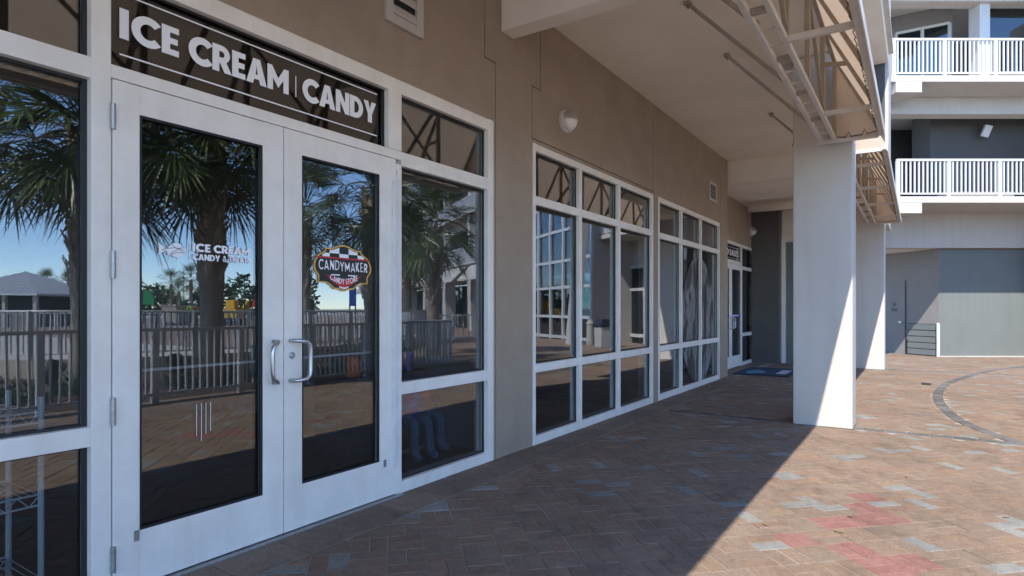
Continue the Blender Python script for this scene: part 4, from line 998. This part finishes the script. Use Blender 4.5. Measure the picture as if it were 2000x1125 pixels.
for k, (px, tt, hh) in enumerate(((90,70,4.0),(132,66,3.6),(335,72,4.2),(374,70,4.6),(350,90,3.8))):
    lb = ('first','second','third','fourth','fifth')[k]
    palm(mirror_ray(px, tt), hh, .2, '%s small palm from the left on the mirrored skyline' % lb, 20+k, 1.9, 40, False, 18, 'palms on the far skyline')

# far tree belt
rr = random.Random(9); mb = MB()
for k in range(5000):
    px = rr.uniform(-150, 620); tt = rr.uniform(105, 130); v = mirror_ray(px, tt); hgt = 5.2+1.6*math.sin(px*.031)+1.0*math.sin(px*.083)
    z = rr.uniform(0, max(1.2, hgt)); s_ = rr.uniform(.3, .75)
    for j in range(3):
        a = Vector((rr.uniform(-1,1), rr.uniform(-1,1), rr.uniform(-.6,.8)))*s_; b = Vector((rr.uniform(-1,1), rr.uniform(-1,1), rr.uniform(-.6,.8)))*s_
        c = Vector((v.x, v.y, z)); mb.add([c, c+a, c+a+b, c+b], [(0,1,2,3)])
tb_ = mb.build('distant_trees', 'tree_far'); tag(tb_, 'low dark belt of distant trees on the mirrored horizon', 'trees', kind='stuff')

# pavilion
pv = mirror_ray(52, 46); pav_t = thing('pavilion', 'open pavilion with pale ribbed metal hip roof', 'pavilion', (pv.x, pv.y, 0), rz=math.atan2(-.8325,.554)*-1)
ew = 3.6
rf = MB().add([(-ew,-ew,2.35),(ew,-ew,2.35),(ew,ew,2.35),(-ew,ew,2.35),(0,0,4.15),(-ew,-ew,2.2),(ew,-ew,2.2),(ew,ew,2.2),(-ew,ew,2.2)], [(0,1,4),(1,2,4),(2,3,4),(3,0,4),(8,7,6,5),(0,5,6,1),(1,6,7,2),(2,7,8,3),(3,8,5,0)]).build('roof', 'roof_metal', pav_t)
for sx in range(-8, 9):
    x = ew*sx/9; hz = 2.35+1.8*(1-abs(sx)/9)
    for ax in range(4):
        a = Matrix.Rotation(R(90*ax), 3, 'Z'); y1 = -abs(x)
        MB().bar(a @ Vector((x,-ew,2.37)), a @ Vector((x,y1,hz+.01)), .05).build('roof_rib', 'roof_metal', rf)
for sx in (-1,-.33,.33,1):
    for sy in (-1,1): MB().box(sx*3.2-.12,sx*3.2+.12,sy*3.2-.12,sy*3.2+.12,0,2.21).build('post', 'stucco_white', pav_t)
MB().box(-3,3,-3,3,0,1.0).build('counter', 'wing_mid', pav_t); MB().box(-2.4,2.4,-2.4,2.4,1.0,2.19).build('kiosk', 'int_dark', pav_t)

# lamp posts
def lamp_post(px, tt, h, label, arm=True):
    v = mirror_ray(px, tt); t = thing('lamp_post', label, 'lamp post', (v.x, v.y, 0), 'black lamp posts beyond the fences', rz=TH)
    MB().tube([(0,0,0),(0,0,.5),(0,0,.52),(0,0,h)], [.09,.09,.055,.045], 8).build('pole', 'black_metal', t); MB().lathe([(.02,0),(.07,.06),(.02,.14)], (0,0,h), 'Z', 8).build('finial', 'black_metal', t)
    if arm:
        MB().tube([(0,0,h-.1),(.25,.15,h-.2),(.55,.3,h-.45),(.7,.4,h-.62)], .022, 6).build('arm', 'black_metal', t); MB().tube([(0,0,h-.6),(.6,.34,h-.6)], .018, 6).build('arm', 'black_metal', t)
        MB().lathe([(.03,.16),(.06,.12),(.20,0),(.18,-.02)], (.7,.4,h-.85), 'Z', 10).build('shade', 'black_metal', t)
lamp_post(141, 30, 3.45, 'black lamp post mirrored in the far left pane'); lamp_post(276, 36, 2.95, 'black lamp post at the left of the left door glass')
lamp_post(306, 40, 2.9, 'black lamp post second from the left in the left door glass'); lamp_post(478, 44, 2.8, 'black lamp post right of the thick palm in the left door glass')
lamp_post(360, 80, 6.2, 'tall thin lamp pole on the mirrored skyline', False)

# building site bits on the skyline
def banner(px, tt, w_, z0, z1, m, label, cat):
    v = mirror_ray(px, tt); t = thing('site_banner', label, cat, (v.x, v.y, 0), rz=R(57))
    MB().box(-w_/2,w_/2,-.06,.06,z0,z1).build('cloth', m, t); 
    for s_ in (-1,1): MB().tube([(s_*w_/2,0,0),(s_*w_/2,0,z1+.05)], .05, 6).build('pole', 'black_metal', t)
banner(291, 55, .95, 1.6, 2.9, 'green_cloth', 'green cloth banner on two poles beyond the fences', 'banner')
banner(502, 50, .7, 1.4, 2.1, 'red_orange', 'bright red orange banner on the mirrored skyline', 'banner')
banner(690, 40, .4, 1.5, 2.7, 'blue_cloth', 'narrow blue banner mirrored in the right door', 'banner')
v = mirror_ray(345, 50); hp = thing('site_hopper', 'beige sloped container on the building site', 'container', (v.x, v.y, 0), rz=R(-33))
MB().prism([(-1.1,-.5,.2),(1.1,-.5,.2),(1.2,-.5,1.5),(-1.3,-.5,1.5)], (0,1.2,0)).build('tub', 'beige_wall', hp); MB().box(-1.35,1.25,-.55,.75,1.5,1.56).build('rim', 'concrete', hp); MB().box(-1,1,-.4,.6,0,.2).build('skid', 'black_metal', hp)
v = mirror_ray(455, 50); ex = thing('digger', 'yellow digger parked on the building site', 'digger', (v.x, v.y, 0), rz=R(-33))
for s_ in (-1,1): MB().box(-1.1,1.1,s_*.6-.2,s_*.6+.2,0,.55).build('track', 'black_metal', ex, .08)
MB().box(-.95,.9,-.7,.7,.6,1.25).build('body', 'yellow', ex, .06); MB().box(.0,.8,-.65,.1,1.26,2.0).build('cab', 'yellow', ex, .05); MB().box(.05,.75,-.66,-.655,1.4,1.9).build('cab_window', 'glass_far', ex)
MB().bar((.9,.3,1.1),(2.0,.3,1.9),.2).build('boom', 'yellow', ex); MB().bar((2.0,.3,1.9),(2.5,.3,.8),.16).build('stick', 'yellow', ex); MB().box(2.35,2.75,.05,.55,.4,.85).build('bucket', 'steel_dull', ex)
def person(px, tt, label, vest, helmet):
    v = mirror_ray(px, tt); t = thing('person', label, 'person', (v.x, v.y, 0), rz=R(-33))
    me = bpy.data.meshes.new('body')
    J = [(0,0,.95,.15),(0,0,1.2,.16),(0,0,1.42,.15),(0,0,1.52,.06),(0,0,1.66,.10),(0,-.01,1.74,.09),(.19,0,1.40,.065),(.25,.02,1.12,.05),(.24,-.12,.90,.04),(.235,-.18,.82,.045),(-.19,0,1.40,.065),(-.25,.02,1.12,.05),(-.24,-.08,.88,.04),(-.235,-.12,.80,.045),(.10,0,.88,.10),(.11,-.02,.48,.07),(.12,.02,.08,.05),(.12,-.14,.04,.045),(-.10,0,.88,.10),(-.11,-.02,.48,.07),(-.12,.04,.08,.05),(-.12,-.12,.04,.045)]
    E_ = [(0,1),(1,2),(2,3),(3,4),(4,5),(2,6),(6,7),(7,8),(8,9),(2,10),(10,11),(11,12),(12,13),(0,14),(14,15),(15,16),(16,17),(0,18),(18,19),(19,20),(20,21)]
    me.from_pydata([j[:3] for j in J], E_, []); me.materials.append(MATS['denim'])
    o = bpy.data.objects.new('body', me); COL.objects.link(o); o.parent = t
    o.modifiers.new('skin', 'SKIN'); o.modifiers.new('sub', 'SUBSURF').levels = 1; o.modifiers['sub'].render_levels = 1
    if not me.skin_vertices: 
        bm = bmesh.new(); bm.from_mesh(me); bm.verts.layers.skin.verify(); bm.to_mesh(me); bm.free()
    for j, sv in zip(J, me.skin_vertices[0].data): sv.radius = (j[3], j[3])
    me.skin_vertices[0].data[0].use_root = True
    MB().tube([(0,0,.93),(0,0,1.2),(0,0,1.42),(0,0,1.5)], [.19,.20,.20,.10], 12).build('vest', vest, t, smooth=True)
    MB().lathe([(.14,0),(.13,.05),(.09,.11),(.02,.13)], (0,0,1.74), 'Z', 12).build('helmet', helmet, t, smooth=True)
person(371, 50, 'person in yellow high-visibility vest standing on the building site', 'hi_vis', 'vinyl_white')
person(382, 51, 'person in orange vest and white helmet on the building site', 'orange', 'vinyl_white')

# ------------------------------------------------------------------ things inside the shop
ws = thing('wire_shelf', 'chrome wire shelf unit standing behind the lower left pane', 'shelf', (0,0,0))
for x in (.60, 1.14):
    for y in (.22, .62): MB().tube([(x,y,0),(x,y,.95)], .013, 8).build('post', 'wire_chrome', ws)
for z in (.12, .50, .88):
    mb = MB()
    for y in (.22, .62):
        mb.tube([(.60,y,z),(1.14,y,z)], .005, 5); mb.tube([(.60,y,z-.05),(1.14,y,z-.05)], .005, 5)
        mb.tube([(.60+.045*k, y, z-.05*(k % 2)) for k in range(13)], .0035, 4)
    for k in range(18): mb.tube([(.61+.0306*k,.22,z),(.61+.0306*k,.62,z)], .0028, 4)
    mb.build('wire_tray', 'wire_chrome', ws)
def doll(x, y, legs, torso, label, seat=.42):
    t = thing('display_doll', label, 'doll', (x, y, 0), 'display dolls behind the low side pane')
    me = bpy.data.meshes.new('body')
    J = [(0,0,seat,.075),(0,0,seat+.16,.08),(0,0,seat+.26,.045),(0,0,seat+.36,.085),(.06,-.02,seat-.02,.055),(.07,-.17,seat-.02,.05),(.07,-.19,seat-.22,.042),(.07,-.21,seat-.30,.04),(.07,-.29,seat-.32,.045),(-.06,-.02,seat-.02,.055),(-.08,-.15,seat-.03,.05),(-.10,-.17,seat-.24,.042),(-.10,-.18,seat-.30,.04),(-.11,-.26,seat-.32,.045),(.12,0,seat+.18,.035),(.15,-.08,seat+.05,.03),(.10,-.16,seat+.03,.03),(-.12,0,seat+.18,.035),(-.15,-.08,seat+.05,.03),(-.10,-.16,seat+.03,.03)]
    E_ = [(0,1),(1,2),(2,3),(0,4),(4,5),(5,6),(6,7),(7,8),(0,9),(9,10),(10,11),(11,12),(12,13),(1,14),(14,15),(15,16),(1,17),(17,18),(18,19)]
    me.from_pydata([j[:3] for j in J], E_, []); me.materials.append(MATS[legs])
    o = bpy.data.objects.new('body', me); COL.objects.link(o); o.parent = t
    o.modifiers.new('skin', 'SKIN'); o.modifiers.new('sub', 'SUBSURF').levels = 1; o.modifiers['sub'].render_levels = 1
    if not me.skin_vertices:
        bm = bmesh.new(); bm.from_mesh(me); bm.verts.layers.skin.verify(); bm.to_mesh(me); bm.free()
    for j, sv in zip(J, me.skin_vertices[0].data): sv.radius = (j[3], j[3])
    me.skin_vertices[0].data[0].use_root = True
    MB().tube([(0,0,seat-.02),(0,0,seat+.1),(0,0,seat+.2),(0,0,seat+.25)], [.10,.11,.11,.06], 12).build('shirt', torso, t, smooth=True)
doll(4.16, .62, 'denim', 'pink_cloth', 'seated display doll with blue legs and red shirt behind the low side pane')
doll(3.96, .58, 'denim', 'purple', 'darker seated display doll with purple shirt behind the low side pane', .40)
bn = thing('display_bench', 'small dark bench carrying the display dolls inside the shop', 'bench', (.44,0,0))
MB().box(3.35,3.92,.58,.86,.30,.335).build('seat', 'int_dark', bn)
for x in (3.38,3.89):
    for y in (.61,.83): MB().box(x-.02,x+.02,y-.02,y+.02,0,.30).build('leg', 'int_dark', bn)
MB().box(3.4,3.87,.60,.63,.08,.11).build('stretcher', 'wing_mid', bn)
def jar(x, y, z, m, label):
    t = thing('candy_jar', label, 'jar', (x, y, z), 'candy jars on the counter inside the shop')
    MB().lathe([(.05,0),(.065,.02),(.065,.16),(.045,.19)], (0,0,0), 'Z', 14).build('jar', m, t, smooth=True); MB().lathe([(.05,.191),(.05,.215),(.01,.23)], (0,0,0), 'Z', 14).build('lid', 'black_metal', t)
ct = thing('display_counter', 'low dark display counter inside the shop behind the right door', 'counter', (0,0,0))
MB().box(3.5,4.7,.98,1.35,.70,.74).build('top', 'int_dark', ct); MB().box(3.55,4.65,1.02,1.32,0,.70).build('cabinet', 'int_dark', ct)
jar(3.78,1.08,.74,'orange','orange filled candy jar, nearest the doors'); jar(4.32,1.08,.74,'orange','orange filled candy jar behind the side pane'); jar(4.5,1.1,.74,'purple','purple filled candy jar behind the side pane')

# dry leaves blown onto the sunlit paving
lm = bpy.data.meshes.new('dry_leaf'); lm.from_pydata([(-.05,0,0),(-.015,.016,.008),(.03,.010,.004),(.055,0,.012),(.025,-.014,.006),(-.02,-.012,.003),(-.03,0,.001),(.02,0,.0)], [], [(0,6,1),(6,7,2,1),(7,3,2),(0,5,6),(6,5,4,7),(7,4,3)])
lm.materials.append(MATS['frond_dry'])
rl2 = random.Random(21)
for px, py, lb in [(1495,1027,'small dry brown leaf left of the lone pair of red bricks'),(1660,1010,'small dry brown leaf above the lone pair of red bricks'),(1640,1041,'small dry brown leaf just right of the lone pair of red bricks'),(1965,1012,'small dry brown leaf nearest the right edge of the picture'),(1770,933,'small dry brown leaf farthest off, midway to the front column'),(1430,1095,'small dry brown leaf nearest the edge of the shade')]:
    u, v = (px-1000)/1190, (py-602)/1190; t = 1.36/v
    o = bpy.data.objects.new('dry_leaf', lm); COL.objects.link(o); o.location = ((cs+u*sn)*t, -3.16+(sn-u*cs)*t, .004); o.rotation_euler[2] = rl2.uniform(0, 6.28); f = rl2.uniform(.35, .7); o.scale = (f, f, f)
    tag(o, lb, 'leaf', 'dry leaves on the sunlit paving')
